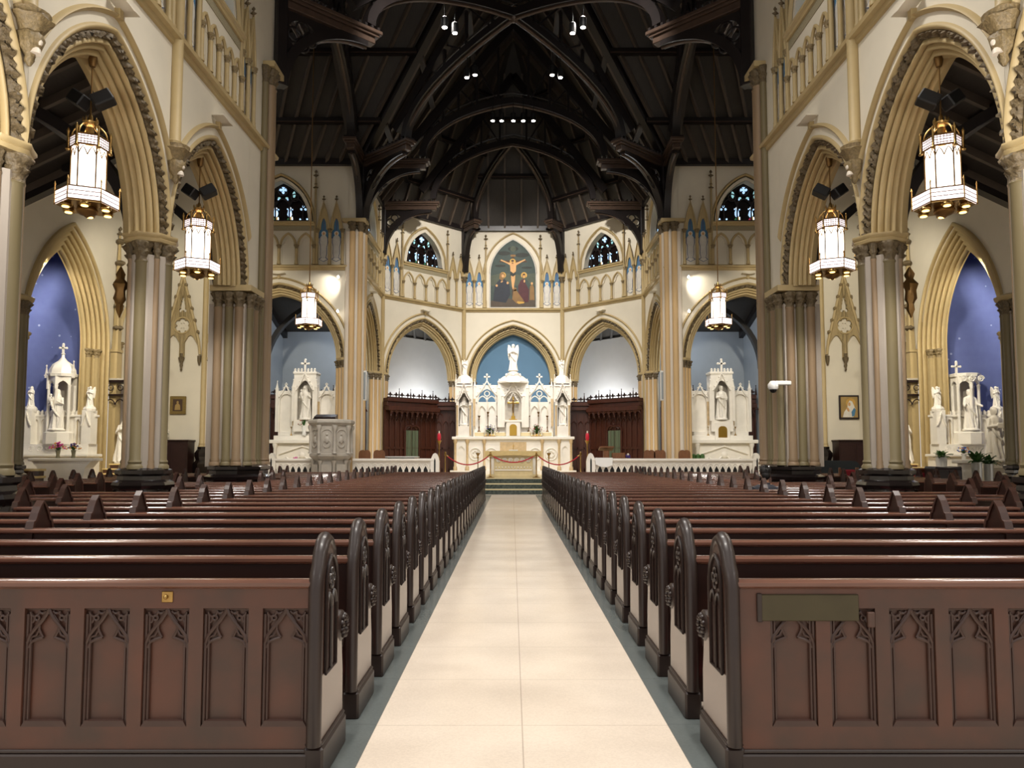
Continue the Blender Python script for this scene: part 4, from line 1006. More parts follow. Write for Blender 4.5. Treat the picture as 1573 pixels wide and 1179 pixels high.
# ------------------------------------------------------------------ statues
FIG = {}
def figure_mesh(kind, m='marble'):
    key = (kind, m)
    if key in FIG: return FIG[key]
    R = random.Random(hash(kind) % 97 if 0 else sum(map(ord, kind)))
    mb = MB(); n = 40
    lean = {'mother': .02, 'angel': 0, 'saint': -.01, 'praying': 0, 'open': 0, 'veiled': 0}.get(kind, 0)
    secs = [(0, .150, .125, .022), (.05, .150, .13, .026), (.15, .135, .115, .024), (.3, .122, .10, .02), (.45, .118, .095, .016), (.56, .108, .082, .01), (.64, .115, .082, .008), (.72, .122, .08, .005), (.775, .115, .068, .002), (.80, .07, .05, 0), (.815, .038, .038, 0), (.84, .034, .036, 0)]
    if kind == 'veiled': secs = [(0, .20, .17, .03), (.1, .19, .155, .03), (.3, .16, .13, .02), (.5, .14, .11, .015), (.65, .135, .1, .01), (.75, .12, .085, .004), (.80, .085, .07, 0), (.84, .06, .06, 0)]
    rings = []
    for i, (z, rx, ry, f) in enumerate(secs):
        rings.append([((rx+f*math.sin(9*a+z*4))*math.cos(a)+lean*math.sin(z*5), (ry+f*math.sin(7*a+z*6+1))*math.sin(a), z) for a in [2*PI*j/n for j in range(n)]])
    mb.loft(rings)
    hx = lean*math.sin(4.5)
    mb.sphere((hx, -.008, .905), .052, 14, 10, sx=.9, sy=1.05, sz=1.3)      # head
    mb.lathe([(.004, -.02), (.010, -.01), (.006, .02)], 6, (hx, -.064, .90))      # nose
    mb.sphere((hx, -.05, .866), .018, 8, 6)      # chin
    if kind in ('veiled', 'mother', 'praying'):
        mb.lathe([(.115, .70), (.10, .78), (.075, .86), (.068, .92), (.05, .965), (.01, .982)], 18, (hx, .022, 0), sx=1, sy=.8)
    else: mb.lathe([(.05, .83), (.062, .88), (.060, .94), (.035, .968), (.005, .975)], 14, (hx, .014, 0), mod=lambda a, i, z: 1+.08*math.cos(7*a))
    def arm(sg, el, ha): mb.tube([(sg*.105, 0, .755), (sg*el[0], el[1], el[2]), (sg*ha[0], ha[1], ha[2])], [.042, .038, .026], 10); mb.sphere((sg*ha[0], ha[1]-.01, ha[2]), .024, 8, 6, sz=1.3)
    if kind in ('praying', 'angel', 'veiled'):
        for sg in (-1, 1): arm(sg, (.155, -.03, .60), (.018, -.125, .68))
    elif kind == 'open':
        for sg in (-1, 1): arm(sg, (.16, -.04, .60), (.21, -.13, .55))
    elif kind == 'saint':
        arm(-1, (.15, -.05, .60), (.03, -.12, .63)); arm(1, (.16, -.02, .60), (.12, -.13, .55)); mb.box(-.03, .07, -.15, -.12, .58, .68)
    else:      # mother holding a child on one arm
        arm(-1, (.16, -.04, .60), (.05, -.13, .62)); arm(1, (.155, -.05, .6), (.09, -.15, .66))
        mb.sphere((-.09, -.12, .70), .055, 12, 8, sz=1.5); mb.sphere((-.09, -.13, .815), .034, 10, 8, sz=1.15); mb.tube([(-.08, -.13, .66), (-.05, -.15, .58), (-.04, -.14, .52)], [.03, .025, .02], 8); mb.tube([(-.08, -.14, .75), (-.02, -.16, .76)], .016, 6)
    # cloak fold across the body
    mb.tube([(-.13, -.03, .70), (-.06, -.10, .50), (.05, -.115, .36), (.12, -.07, .26)], [.02, .024, .022, .012], 8)
    mb.tube([(.12, .0, .7), (.135, -.04, .45), (.12, -.08, .2), (.10, -.10, .03)], [.02, .022, .02, .014], 8)
    if kind == 'angel':
        for sg in (-1, 1):
            pts = [(.03, .06, .76), (.12, .09, .93), (.19, .10, .96), (.215, .10, .80), (.20, .10, .55), (.16, .09, .36), (.11, .08, .42), (.06, .07, .6)]
            mb.loft([[(sg*x, y-.014, z) for x, y, z in pts], [(sg*x, y+.02, z) for x, y, z in pts]])
    mb.lathe([(.19, -.045), (.19, -.01), (.17, .0), (.17, .01)], 12)
    o = mb.build('statue', m, None, None); FIG[key] = o; bpy.data.objects.remove(o) if 0 else None
    COL.objects.unlink(o)
    md = o.modifiers.new('r', 'REMESH'); md.mode = 'VOXEL'; md.voxel_size = .0085; md.use_smooth_shade = True
    FIG[key] = o
    return o
def statue(kind, loc, h, label, rz=0, m='marble', cat='statue', group=None):
    o = figure_mesh(kind, m).copy(); COL.objects.link(o); o.name = 'statue'
    o.location = (loc[0], loc[1], loc[2]+.045*h); o.scale = (h, h, h); o.rotation_euler = (0, 0, rz)
    return tag(o, label, cat, group)

# ------------------------------------------------------------------ marble altars
def arched(mb, x0, x1, z0, z1, cx, a, zs, h, y0, y1, foil=0, zb=None):
    A = Arch(a, h, zs); us = sorted(set([x0, x1]+lin(cx-a, cx+a, 16)))
    def sp(u):
        if abs(u-cx) < a:
            zt = A.z(u-cx)
            return [(z0, zb if zb else z0+1e-5), (min(zt, z1-.01), z1)]
        return [(z0, z0+1e-5), (z0, z1)]
    return mb.plate(us, sp, y0, y1)
def gable(mb, cx, w, z0, z1, y0, y1, t=.05):
    mb.prism([(cx-w, z0), (cx-w*.5, z0+(z1-z0)*.42), (cx, z1), (cx+w*.5, z0+(z1-z0)*.42), (cx+w, z0), (cx+w-t*1.6, z0), (cx+w*.5-t, z0+(z1-z0)*.36), (cx, z1-t*2.6), (cx-w*.5+t, z0+(z1-z0)*.36), (cx-w+t*1.6, z0)], y0, y1)
    for sg in (-1, 1):
        for j in range(3): mb.sphere((cx+sg*w*(.8-.25*j), (y0+y1)/2, z0+(z1-z0)*(.2+.24*j)+.03), t*.75, 6, 5)
def cross(mb, x, y, z, h, t=.03):
    mb.box(x-t, x+t, y-t, y+t, z, z+h); mb.box(x-h*.32, x+h*.32, y-t, y+t, z+h*.56, z+h*.56+2*t)
    for cx, cz in ((x-h*.32, z+h*.56+t), (x+h*.32, z+h*.56+t), (x, z+h)): mb.sphere((cx, y, cz), t*1.5, 6, 5)
def pinn(mb, x, y, z0, z1, r=.06):
    mb.box(x-r, x+r, y-r, y+r, z0, z1-.35); mb.box(x-r*1.3, x+r*1.3, y-r*1.3, y+r*1.3, z1-.38, z1-.34)
    mb.lathe([(r*1.3, 0), (.012, .3), (.03, .33), (.002, .38)], 4, (x, y, z1-.35), phase=PI/4)
def relief(mb, x0, x1, z0, z1, y, k=5):      # carved scroll relief
    n = k; w = (x1-x0)/n
    for j in range(n):
        cx = x0+w*(j+.5); cz = (z0+z1)/2; r = min(w, z1-z0)*.4
        mb.tube([(cx+r*math.cos(a)*(1-.06*a), y, cz+r*math.sin(a)*(1-.06*a)) for a in lin(0, 3.4*PI, 22)], r*.17, 5)
        mb.sphere((cx, y, cz), r*.25, 8, 6)
def crest(mb, x0, x1, y, z, h=.12, n=8, d=.05):
    w = (x1-x0)/n
    for j in range(n): mb.box(x0+w*j+w*.15, x0+w*j+w*.75, y-d/2, y+d/2, z, z+h); mb.sphere((x0+w*(j+.45), y, z+h), w*.3, 6, 5)

Y0 = 37.9
t = thing('high_altar', 'great white marble high altar with side towers in front of the blue arch', 'altar', (0, Y0, 0))
mb = MB().box(-3.15, 3.15, -.15, 1.3, .6, .78).box(-2.97, 2.97, 0, 1.2, .78, 2.35); mb.build('base', 'marble', t)
MB().cbox(-3.07, 3.07, -.12, 1.2, 2.33, 2.47, .02).build('altar_shelf', 'marble', t)
mb = MB()
for x in (-2.9, -2.3, -1.45, 1.45, 2.3, 2.9): mb.lathe([(.1, .78), (.1, .95), (.06, 1.0), (.06, 2.1), (.1, 2.2), (.1, 2.33)], 10, (x, -.04, 0))
mb.build('front_colonnette', 'marbletan', t, 50)
mb = MB()
for cx in (-2.6, 2.6): arched(mb, cx-.26, cx+.26, .85, 2.2, cx, .17, 1.7, .3, -.04, 0)
for cx in (-1.9, 1.9, -1.1, 1.1):
    for r in (.3, .16): mb.tube([(cx+r*math.cos(a), -.02, 1.6+r*math.sin(a)) for a in lin(0, 2*PI, 18)], .025, 6)
    for a in range(4): mb.sphere((cx+.12*math.cos(a*PI/2+PI/4), -.02, 1.6+.12*math.sin(a*PI/2+PI/4)), .04, 8, 6)
mb.build('front_carving', 'marble', t, 50)
MB().box(-.66, .66, -.03, .02, 1.55, 2.2).build('tan_panel', 'marbletan', t)
MB().box(-2.0, 2.0, .3, 1.1, 2.47, 2.72).box(-2.0, 2.0, .5, 1.1, 2.72, 2.95).build('gradine', 'marble', t)
MB().box(-1.95, 1.95, .27, .305, 2.52, 2.68).build('gradine_band', 'marblecream', t)
for s in (-1, 1):
    cx = s*2.49
    mb = MB().box(cx-.39, cx+.39, .65, 1.15, 2.47, 5.15); arched(mb, cx-.39, cx+.39, 2.47, 5.15, cx, .25, 4.3, .38, .1, .3, zb=3.0)
    for sg in (-1, 1): mb.box(cx+sg*.32-.07, cx+sg*.32+.07, .3, .65, 2.47, 5.15)
    mb.box(cx-.39, cx+.39, .1, .65, 5.1, 5.2); mb.cbox(cx-.43, cx+.43, .06, 1.15, 5.0, 5.08, .01); mb.box(cx-.2, cx+.2, .2, .65, 2.47, 3.05)
    mb.lathe([(.42, 5.2), (.40, 5.4), (.30, 5.55), (.16, 5.62), (.16, 5.68), (.12, 5.70)], 8, (cx, .6, 0), phase=PI/8)
    o = mb.build('side_tower', 'marble', t, 30)
    mb = MB()
    for sg in (-1, 1): mb.lathe([(.055, 2.55), (.045, 2.6), (.045, 3.95), (.06, 4.05)], 8, (cx+sg*.33, .07, 0))
    mb.build('colonnette', 'marbletan', o, 50)
    mb = MB(); gable(mb, cx, .37, 4.35, 5.25, .0, .08, .04); gable(mb, cx, .3, 4.3, 4.9, .04, .1, .03)
    for x in (-.4, .4): pinn(mb, cx+x, .12, 4.2, 5.6, .045)
    mb.build('canopy', 'marble', o, 40)
    MB().box(cx-.25, cx+.25, .6, .66, 3.05, 4.6).build('niche_shade_back', 'marblegrey', o)  # grey sheet puts the niche shade into the colour
    statue('praying', (cx, Y0+.42, 3.05), 1.42, 'praying white marble figure in the %s tower of the high altar' % SN[s])
    statue('angel', (cx, Y0+.6, 5.69), .72, 'small white figure on top of the %s tower of the high altar' % SN[s])
    g = s*1.34
    mb = MB().box(g-.6, g+.6, .62, .72, 2.95, 4.25); arched(mb, g-.6, g+.6, 4.25, 5.1, g, .46, 4.3, .62, .55, .72)
    arched(mb, g-.5, g-.0, 2.97, 4.25, g-.25, .19, 3.7, .35, .55, .62); arched(mb, g-.0, g+.5, 2.97, 4.25, g+.25, .19, 3.7, .35, .55, .62)
    o = mb.build('screen_panel', 'marble', t)
    mb = MB()
    for dx in (-.23, .23): B = Arch(.23, .3, 4.25); mb.tube([(g+dx+u, .62, z) for u, z in [B.pt(q, 0) for q in lin(-1, 1, 10)]], .03, 6)
    mb.tube([(g+.13*math.cos(a), .62, 4.68+.13*math.sin(a)) for a in lin(0, 2*PI, 14)], .03, 6); mb.tube([(g, .62, 4.2), (g, .62, 4.55)], .03, 6)
    gable(mb, g, .58, 4.55, 5.4, .5, .58, .05); cross(mb, g, .54, 5.3, .36, .035)
    for x in (-.62, .62): pinn(mb, g+x, .5, 2.95, 5.42, .06)
    mb.box(g-.6, g+.6, .6, .74, 5.02, 5.12)
    mb.build('gable_tracery', 'marble', o, 40)
    for x in (s*1.98,): MB().box(x-.06, x+.06, .35, .48, 3.0, 4.4).build('tan_pilaster', 'marbletan', t)
mb = MB().box(-.7, .7, .5, 1.2, 2.95, 5.2); arched(mb, -.7, .7, 2.95, 5.2, 0, .42, 4.2, .55, .3, .5)
mb.lathe([(.86, 5.2), (.86, 5.28), (.78, 5.38), (.55, 5.55), (.34, 5.62), (.3, 5.66)], 8, (0, .7, 0), phase=PI/8).lathe([(.34, 5.6), (.36, 5.7), (.22, 5.76), (.2, 5.84)], 12, (0, .55, 0))
mb.build('central_tower', 'marble', t, 30)
mb = MB(); gable(mb, 0, .5, 4.5, 5.3, .2, .3, .05); gable(mb, 0, .3, 4.25, 4.75, .22, .3, .03)
for x in (-.74, -.52, .52, .74): pinn(mb, x, .28, 2.95, 5.3 if abs(x) > .6 else 4.9, .055)
for x in (-.35, 0, .35): mb.lathe([(.02, 0), (.06, .1), (.02, .18)], 6, (x, .2, 5.5))
mb.build('canopy_work', 'marble', t, 40)
mb = MB().cbox(-.36, .36, .0, .5, 2.47, 3.22, .02).cbox(-.42, .42, -.04, .5, 3.2, 3.3, .015); arched(mb, -.3, .3, 2.5, 3.18, 0, .2, 2.9, .2, -.05, 0); o = mb.build('tabernacle', 'marble', t)
MB().prism([(-.18, 2.52), (.18, 2.52), (.18, 2.95)]+[(u, z) for u, z in [Arch(.18, .14, 2.95).pt(q, 0) for q in lin(.9, -.9, 8)]]+[(-.18, 2.95)], -.03, .0).build('gold_door', 'gold', o)['label'] = 'arched gold tabernacle door'
MB().box(-.42, .42, .44, .5, 3.3, 4.5).build('niche_shade_back', 'marblegrey', t)  # shade of the middle niche painted as a grey sheet
statue('angel', (0, Y0+.55, 5.84), 1.36, 'white winged angel crowning the middle of the high altar')
t = thing('crucifix', 'gold crucifix with figure in the middle niche of the high altar', 'crucifix', (0, Y0+.28, 3.3))
MB().box(-.03, .03, -.02, .02, .2, 1.2).box(-.3, .3, -.02, .02, .85, .91).box(-.2, .2, -.1, .1, 0, .06).box(-.1, .1, -.05, .05, .06, .22).build('cross', 'gold', t)
mb = MB().tube([(0, -.05, .95), (.01, -.06, .75), (-.01, -.06, .6), (0, -.05, .36)], [.045, .05, .045, .02], 8); mb.sphere((.01, -.06, 1.02), .04); mb.tube([(-.28, -.04, .93), (0, -.05, .9), (.28, -.04, .93)], .018, 6); mb.build('figure', 'brass', t, 60)
def candlestick(x, y, z, h, hc, label, m='brassdk', r=.05, group='altar candlesticks'):
    t = thing('candlestick', label, 'candlestick', (x, y, z), 0, group)
    mb = MB().lathe([(r*1.8, 0), (r*1.8, .02), (r*.6, .07), (r*.35, .12), (r*.7, h*.3), (r*.3, h*.36), (r*.3, h*.75), (r*.8, h*.8), (r*.3, h*.86), (r*1.4, h-.015), (r*1.4, h)], 10); mb.build('stick', m, t, 50)
    MB().lathe([(.024, h), (.024, h+hc)], 8).build('candle', 'candle', t, 50)
    return t
for s in (-1, 1):
    for j, (x, h, hc) in enumerate(((.80, .82, .48), (1.28, 1.02, .5), (1.73, .82, .48))):
        candlestick(s*x, Y0+.4, 2.95 if 0 else 2.72, h, hc, '%s tall brass candlestick on the %s side of the high altar' % (('inner', 'middle', 'outer')[j], SN[s]))
    t = thing('candelabrum', 'row of four short white candles on a brass stand, %s side of the high altar' % SN[s], 'candelabrum', (s*1.18, Y0+.05, 2.47), 0, 'candelabra')
    MB().box(-.3, .3, -.05, .05, 0, .04).tube([(-.27, 0, .08), (.27, 0, .08)], .015, 6).build('stand', 'brass', t)
    for j in range(4): MB().lathe([(.022, .05), (.022, .32)], 8, (-.25+.167*j, 0, 0)).build('candle', 'candle', t, 50)
def bouquet(name, loc, label, vase, cols, r=.16, n=26, vr=.05, vh=.18, leaf=1.0, seed=1, stems=True):
    R = random.Random(seed); t = thing(name, label, 'flowers', loc)
    MB().lathe([(vr*.8, 0), (vr*.9, .02), (vr*.7, vh*.4), (vr*1.1, vh), (vr*.9, vh)], 14).build('vase', vase, t, 50)
    mb = MB()
    for _ in range(int(16*leaf)):
        a = R.uniform(0, 2*PI); b = R.uniform(.1, 1.3); d = Vector((math.cos(a)*math.sin(b), math.sin(a)*math.sin(b), math.cos(b))); L = r*R.uniform(.7, 1.25)
        p = Vector((0, 0, vh*.9)); sd = d.cross(Vector((0, 0, 1))).normalized()*.02*(1+r*4)
        mb.add([p, p+d*L*.5+sd, p+d*L, p+d*L*.5-sd], [(0,1,2,3)]).tube([p, p+d*L*.8], .003, 4)
    mb.build('foliage', 'leaf', t)
    for c in cols:
        mb = MB()
        for _ in range(n//len(cols)):
            a = R.uniform(0, 2*PI); b = R.uniform(0, 1.35); L = r*R.uniform(.7, 1.15)
            p = Vector((math.cos(a)*math.sin(b), math.sin(a)*math.sin(b), math.cos(b)))*L+Vector((0, 0, vh*.95))
            for q in range(5): aa = q*2*PI/5; mb.sphere((p.x+.016*math.cos(aa), p.y+.016*math.sin(aa), p.z), .017, 6, 4)
            mb.sphere((p.x, p.y, p.z+.006), .014, 6, 4)
        mb.build('blossoms', c, t, 60)
    return t
for s in (-1, 1): bouquet('flower_arrangement', (s*1.17, Y0+.2, 2.47), 'white and %s flower arrangement on the %s shelf of the high altar' % (('dark', 'red')[s > 0], SN[s]), 'brass', ['whitepetal', 'whitepetal', 'redpetal' if s > 0 else 'purple'], .42, 60, .09, .16, 2.4, 5+s)
# free-standing altar table
t = thing('altar_table', 'cream marble altar table draped with a gold-edged cloth at the head of the aisle', 'altar', (0, 32.8, .6))
mb = MB().cbox(-1.08, 1.08, 0, .75, 0, .12, .01).box(-1.0, 1.0, .06, .7, .12, 1.0); mb.build('body', 'marblecream', t)
mb = MB(); relief(mb, -.78, .78, .55, .92, .03, 6)
for x in (-.92, .92): mb.cbox(x-.08, x+.08, .0, .08, .12, 1.0, .01)
mb.box(-.8, .8, .03, .07, .28, .34); mb.box(-.8, .8, .03, .07, .96, 1.0)
for j in range(12): mb.sphere((-.75+.136*j, .05, .42), .035, 6, 5)
mb.build('front_relief', 'marble', t, 50)
MB().cbox(-1.2, 1.2, -.06, .85, 1.02, 1.12, .015).build('table_slab', 'marblecream', t)
mb = MB().cbox(-1.23, 1.23, -.08, .86, 1.12, 1.135, .004); mb.prism([(-1.23, 1.13), (-1.23, .86), (-.6, .93), (0, .95), (.6, .93), (1.23, .86), (1.23, 1.13)], -.095, -.085); mb.build('altar_cloth', 'yellowmarble', t)
t = thing('missal_stand', 'white folded cloth and book on the altar table', 'book', (0, 33.1, 1.735)); MB().cbox(-.2, .2, -.12, .12, 0, .05, .01).build('book', 'white', t); MB().tube([(0, .1, .04), (0, .1, .3)], .012, 6).box(-.06, .06, .09, .11, .2, .22).build('small_cross', 'gold', t)
for s in (-1, 1):
    candlestick(s*1.55, 33.1, .6, 1.05, .12, 'floor candlestick standing %s of the altar table' % SN[s], 'brass', .07, 'floor candlesticks')
# rope barriers
ST_X = [-2.88, -.97, .97, 2.84]
for j, x in enumerate(ST_X):
    t = thing('rope_stanchion', 'brass rope post, %s of the four before the altar' % ('leftmost', 'second from left', 'second from right', 'rightmost')[j], 'barrier post', (x, 32.0, .6), 0, 'rope stanchions')
    MB().lathe([(.17, 0), (.17, .02), (.06, .05), (.028, .09), (.028, .93), (.05, .95), (.05, 1.0), (.03, 1.02), (.045, 1.06), (.02, 1.1)], 14).build('post', 'brass', t, 40)
for j in range(3):
    a, b = ST_X[j]+.04, ST_X[j+1]-.04
    t = thing('barrier_rope', 'red velvet rope sagging %s' % ('left of the altar table', 'in front of the altar table', 'right of the altar table')[j], 'rope', ((a+b)/2, 32.0, 1.55), 0, 'red ropes')
    L = (b-a)/2; sag = (.40, .30, .40)[j]
    MB().tube([(x, 0, -sag*(1-(x/L)**2)) for x in lin(-L+.05, L-.05, 18)], .026, 8).build('rope', 'rope', t, 60)
    MB().tube([(-L, 0, .0), (-L+.09, 0, -.05)], .03, 8).tube([(L, 0, 0), (L-.09, 0, -.05)], .03, 8).build('clasps', 'brass', t, 50)
# communion rails
def rail(x0, x1, label, e0=False, e1=False):
    t = thing('communion_rail', label, 'altar rail', ((x0+x1)/2, 30.45, .2), 0, 'marble communion rails'); L = (x1-x0)/2
    MB().cbox(-L, L, -.16, .16, 1.12, 1.22, .02).build('top_rail', 'marble', t)
    MB().cbox(-L, L, -.14, .14, 0, .22, .02).build('plinth', 'marble', t)
    mb = MB(); n = max(1, round(2*L/.245)); w = 2*L/n; us = sorted(set(round(-L+w*j+w*k, 4) for j in range(n) for k in (0, .14, .2, .3, .4, .5, .6, .7, .8, .86, 1)))
    def sp(u):
        c = -L+w*(math.floor((u+L)/w)+.5); d = abs(u-c)
        zt = .93-max(0, d-.0)*1.9 if d < w*.36 else 0
        return [(.22, max(.221, .0)), (zt, 1.12)] if zt > .3 else [(.22, .2201), (.22, 1.12)]
    mb.plate(us, sp, -.06, .06)
    for j in range(n):
        c = -L+w*(j+.5); B = Arch(w*.46, .16, .86); mb.tube([(c+u, -.075, z) for u, z in [B.pt(q, 0) for q in lin(-1, 1, 8)]], .018, 5)
    mb.build('arcade', 'marble', t)
    MB().box(-L, L, .0, .04, .22, 1.0).build('shadow_panel', 'black', t)  # black sheet stands in for the shade behind the openings
    for e, x in ((e0, -L), (e1, L)):
        if e:
            p = MB().prism([(x-.17, 0), (x-.17, 1.1), (x-.14, 1.25), (x-.07, 1.4), (x, 1.44), (x+.07, 1.4), (x+.14, 1.25), (x+.17, 1.1), (x+.17, 0)], -.15, .15).build('end_post', 'marble', t)
            MB().prism([(x-.03, .2), (x-.03, 1.15), (x, 1.25), (x+.03, 1.15), (x+.03, .2)], -.16, -.15).build('dark_slot', 'black', p)
rail(-6.45, -3.15, 'white marble communion rail between pulpit and aisle', False, True); rail(-9.7, -8.0, 'short white marble rail left of the pulpit', True, False)
rail(3.1, 9.75, 'long white marble communion rail right of the aisle', True, True)
t = thing('draped_cloth', 'white cloth hanging over the aisle end of the right rail', 'cloth', (3.62, 30.45, 1.43)); MB().cbox(-.35, .35, -.2, .2, 0, .02, .005).prism([(-.35, .01), (.35, .01), (.33, -.28), (.1, -.36), (-.15, -.33), (-.34, -.24)], -.205, -.195).build('cloth', 'white', t)
# pulpit
t = thing('pulpit', 'octagonal grey marble pulpit with carved panels on the left', 'pulpit', (-7.22, 29.95, .0), 0)
mb = MB(); mb.lathe([(.72, 0), (.72, .3), (.66, .36), (.66, 1.35), (.72, 1.4), (.84, 1.52), (.84, 1.6), (.78, 1.62), (.78, 2.7), (.84, 2.74), (.92, 2.82), (.92, 2.9), (.86, 2.95)], 8, phase=PI/8); mb.build('body', 'marblegrey', t)
mb = MB()
for j in range(8):
    a = PI/8+j*PI/4; x, y = .8*math.cos(a), .8*math.sin(a)
    mb.lathe([(.1, 1.62), (.06, 1.7), (.06, 2.5), (.11, 2.62), (.11, 2.72)], 8, (x, y, 0)); mb.lathe([(.09, .3), (.06, .4), (.06, 1.2), (.12, 1.36)], 8, (x*.86, y*.86, 0))
mb.build('colonnette', 'marblegrey', t, 50)
mb = MB()
for j in (4, 5, 6, 7):
    a = PI/4*j; k = len(mb.v); B = Arch(.22, .2, 2.35); mb.tube([(-.22, 0, 1.75)]+[(u, 0, z) for u, z in [B.pt(q, 0) for q in lin(-1, 1, 10)]]+[(.22, 0, 1.75)], .022, 6)
    mb.sphere((0, 0, 2.15), .1, 8, 6, sy=.4, sz=1.5); mb.sphere((0, 0, 2.36), .05, 8, 6, sy=.5); mb.tube([(.15*math.cos(q), 0, 2.0+.15*math.sin(q)) for q in lin(0, PI*2, 12)], .02, 5)
    mb.box(-.2, .2, 0, .02, .55, 1.2)
    mb.xf(Matrix.Rotation(a+PI/2, 4, 'Z') @ Matrix.Translation((0, -.73, 0)) if 0 else Matrix.Translation((.735*math.cos(a), .735*math.sin(a), 0)) @ Matrix.Rotation(a+PI/2, 4, 'Z'), k)
mb.build('carved_panels', 'marblegrey', t, 50)
t = thing('bookrest', 'dark wooden bookrest on top of the pulpit', 'bookrest', (-7.4, 29.75, 2.95)); MB().prism([(-.2, .04), (-.22, .1), (.22, .22), (.24, .1), (.2, .0)], -.42, .42, 'x').build('slope', 'pewdk', t); MB().cbox(-.45, .45, -.25, .28, 0, .05, .01).build('board', 'pewdk', t)

def side_altar(s):
    side = SN[s]; cx = s*9.5; yb = 34.0
    t = thing('side_altar', 'white marble side altar with %s, %s transept chapel' % (('a red lily', 'a gold door')[s > 0], side), 'altar', (cx, yb, .4))
    z = lambda v: v-.4
    MB().cbox(-1.45, 1.45, 0, .9, 0, .2, .01).box(-1.3, 1.3, .1, .9, .2, z(2.1)).build('body', 'marble', t)
    MB().cbox(-1.5, 1.5, -.1, .9, z(2.08), z(2.24), .02).build('altar_shelf', 'marble', t)
    mb = MB(); relief(mb, -.95, .95, z(.95), z(1.45), .08, 3)
    for x in (-1.22, 1.22): mb.lathe([(.1, .2), (.07, .3), (.07, 1.45), (.12, 1.6), (.12, 1.68)], 10, (x, .02, 0))
    for sg in (-1, 1): mb.tube([(sg*1.0, .08, z(1.15)), (sg*.7, .06, z(1.45)), (sg*.4, .06, z(1.2)), (sg*.1, .06, z(1.5))], .05, 6)
    mb.tube([(-1.05, .06, z(1.6)), (0, .06, z(1.95)), (1.05, .06, z(1.6))], .04, 6); mb.sphere((0, .06, z(1.55)), .16, 10, 8, sy=.4)
    mb.build('front_relief', 'marble', t, 50)
    MB().cbox(-1.4, 1.4, .35, .9, z(2.24), z(2.44), .01).cbox(-1.25, 1.25, .5, .9, z(2.44), z(2.62), .01).build('gradine', 'marble', t)
    for sg in (-1, 1):
        c = sg*.93
        mb = MB().box(c-.42, c+.42, .72, .85, z(2.62), z(4.4)); arched(mb, c-.42, c+.42, z(2.62), z(4.5), c, .3, z(4.05), .3, .6, .72)
        w = mb.build('wing', 'marble', t)
        mb = MB(); gable(mb, c, .36, z(4.2), z(4.8), .52, .6, .04); cross(mb, c, .56, z(4.7), .14, .02)
        pinn(mb, c+sg*.42, .6, z(2.62), z(4.95), .06); pinn(mb, c-sg*.4, .6, z(2.62), z(4.8), .05); mb.build('canopy', 'marble', w, 40)
        MB().box(c-sg*.36-.05, c-sg*.36+.05, .54, .6, z(2.9), z(4.0)).build('tan_pilaster', 'marbletan', w)
    mb = MB().box(-.5, .5, .75, 1.0, z(2.62), z(5.3)); arched(mb, -.5, .5, z(2.62), z(5.3), 0, .34, z(4.45), .5, .3, .45, zb=z(3.1))
    for sg in (-1, 1): mb.box(min(sg*.36, sg*.5), max(sg*.36, sg*.5), .45, .75, z(2.62), z(5.3))
    mb.cbox(-.54, .54, .26, 1.0, z(5.25), z(5.35), .01); mb.box(-.34, .34, .35, .75, z(2.62), z(3.15))
    tw = mb.build('tower', 'marble', t)
    mb = MB(); crest(mb, -.52, .52, .3, z(5.35), .12, 7); gable(mb, 0, .42, z(4.5), z(5.35), .22, .3, .04); cross(mb, 0, .3, z(5.4), .5, .04)
    for x in (-.52, .52): pinn(mb, x, .3, z(3.1), z(5.0), .055)
    mb.build('crown', 'marble', tw, 40)
    MB().box(-.36, .36, .7, .76, z(3.15), z(4.9)).build('niche_shade_back', 'marblegrey', tw)  # greyer back carries the shade inside the niche
    statue('mother' if s < 0 else 'saint', (cx, yb+.45, 3.15), 1.55, 'white marble %s in the niche of the %s side altar' % (('mother and child', 'robed saint')[s > 0], side))
    for sg in (-1, 1): candlestick(cx+sg*.62, yb+.42, 2.44, .4, .02, 'small brass candlestick on the %s of the %s side altar' % (SN[sg], side), 'brass', .035, 'side altar candlesticks')
    return t
side_altar(-1); ta = side_altar(1)
MB().prism([(-.2, 1.95), (.2, 1.95), (.2, 2.3)]+[Arch(.2, .16, 2.3).pt(q, 0) for q in lin(.9, -.9, 8)]+[(-.2, 2.3)], .24, .28).build('gold_door', 'gold', ta)
MB().cbox(-.34, .34, .26, .6, 1.85, 2.62, .01).build('tabernacle', 'marble', ta)
bouquet('flower_vase', (-9.5, 34.3, 2.44), 'red lily in a white vase on the left side altar', 'white', ['redpetal'], .32, 12, .11, .45, 1, 9)
bouquet('flower_vase', (-9.68, 33.65, 1.2), 'small pink flowers before the left side altar', 'vase', ['magenta'], .14, 16, .05, .12, .6, 11)
for j in range(4):
    t = thing('votive_vase', 'dark green plant in a white pot, %s of four beside the right side altar' % ('leftmost', 'second', 'third', 'rightmost')[j], 'potted plant', (7.72+.19*j, 33.2, 1.15), 0, 'small potted plants')
    MB().lathe([(.06, 0), (.08, .14), (.07, .15)], 10).build('pot', 'white', t, 50)
    MB().lathe([(.05, .14), (.1, .2), (.09, .4), (.03, .46)], 10, mod=lambda a, i, z: 1+.15*math.sin(5*a+i)).build('foliage', 'leaf', t)
t = thing('plant_shelf', 'low white shelf carrying the small plants beside the right side altar', 'shelf', (8.0, 33.2, .4)); MB().cbox(-.5, .35, -.15, .15, 0, .75, .01).build('shelf', 'marblegrey', t)

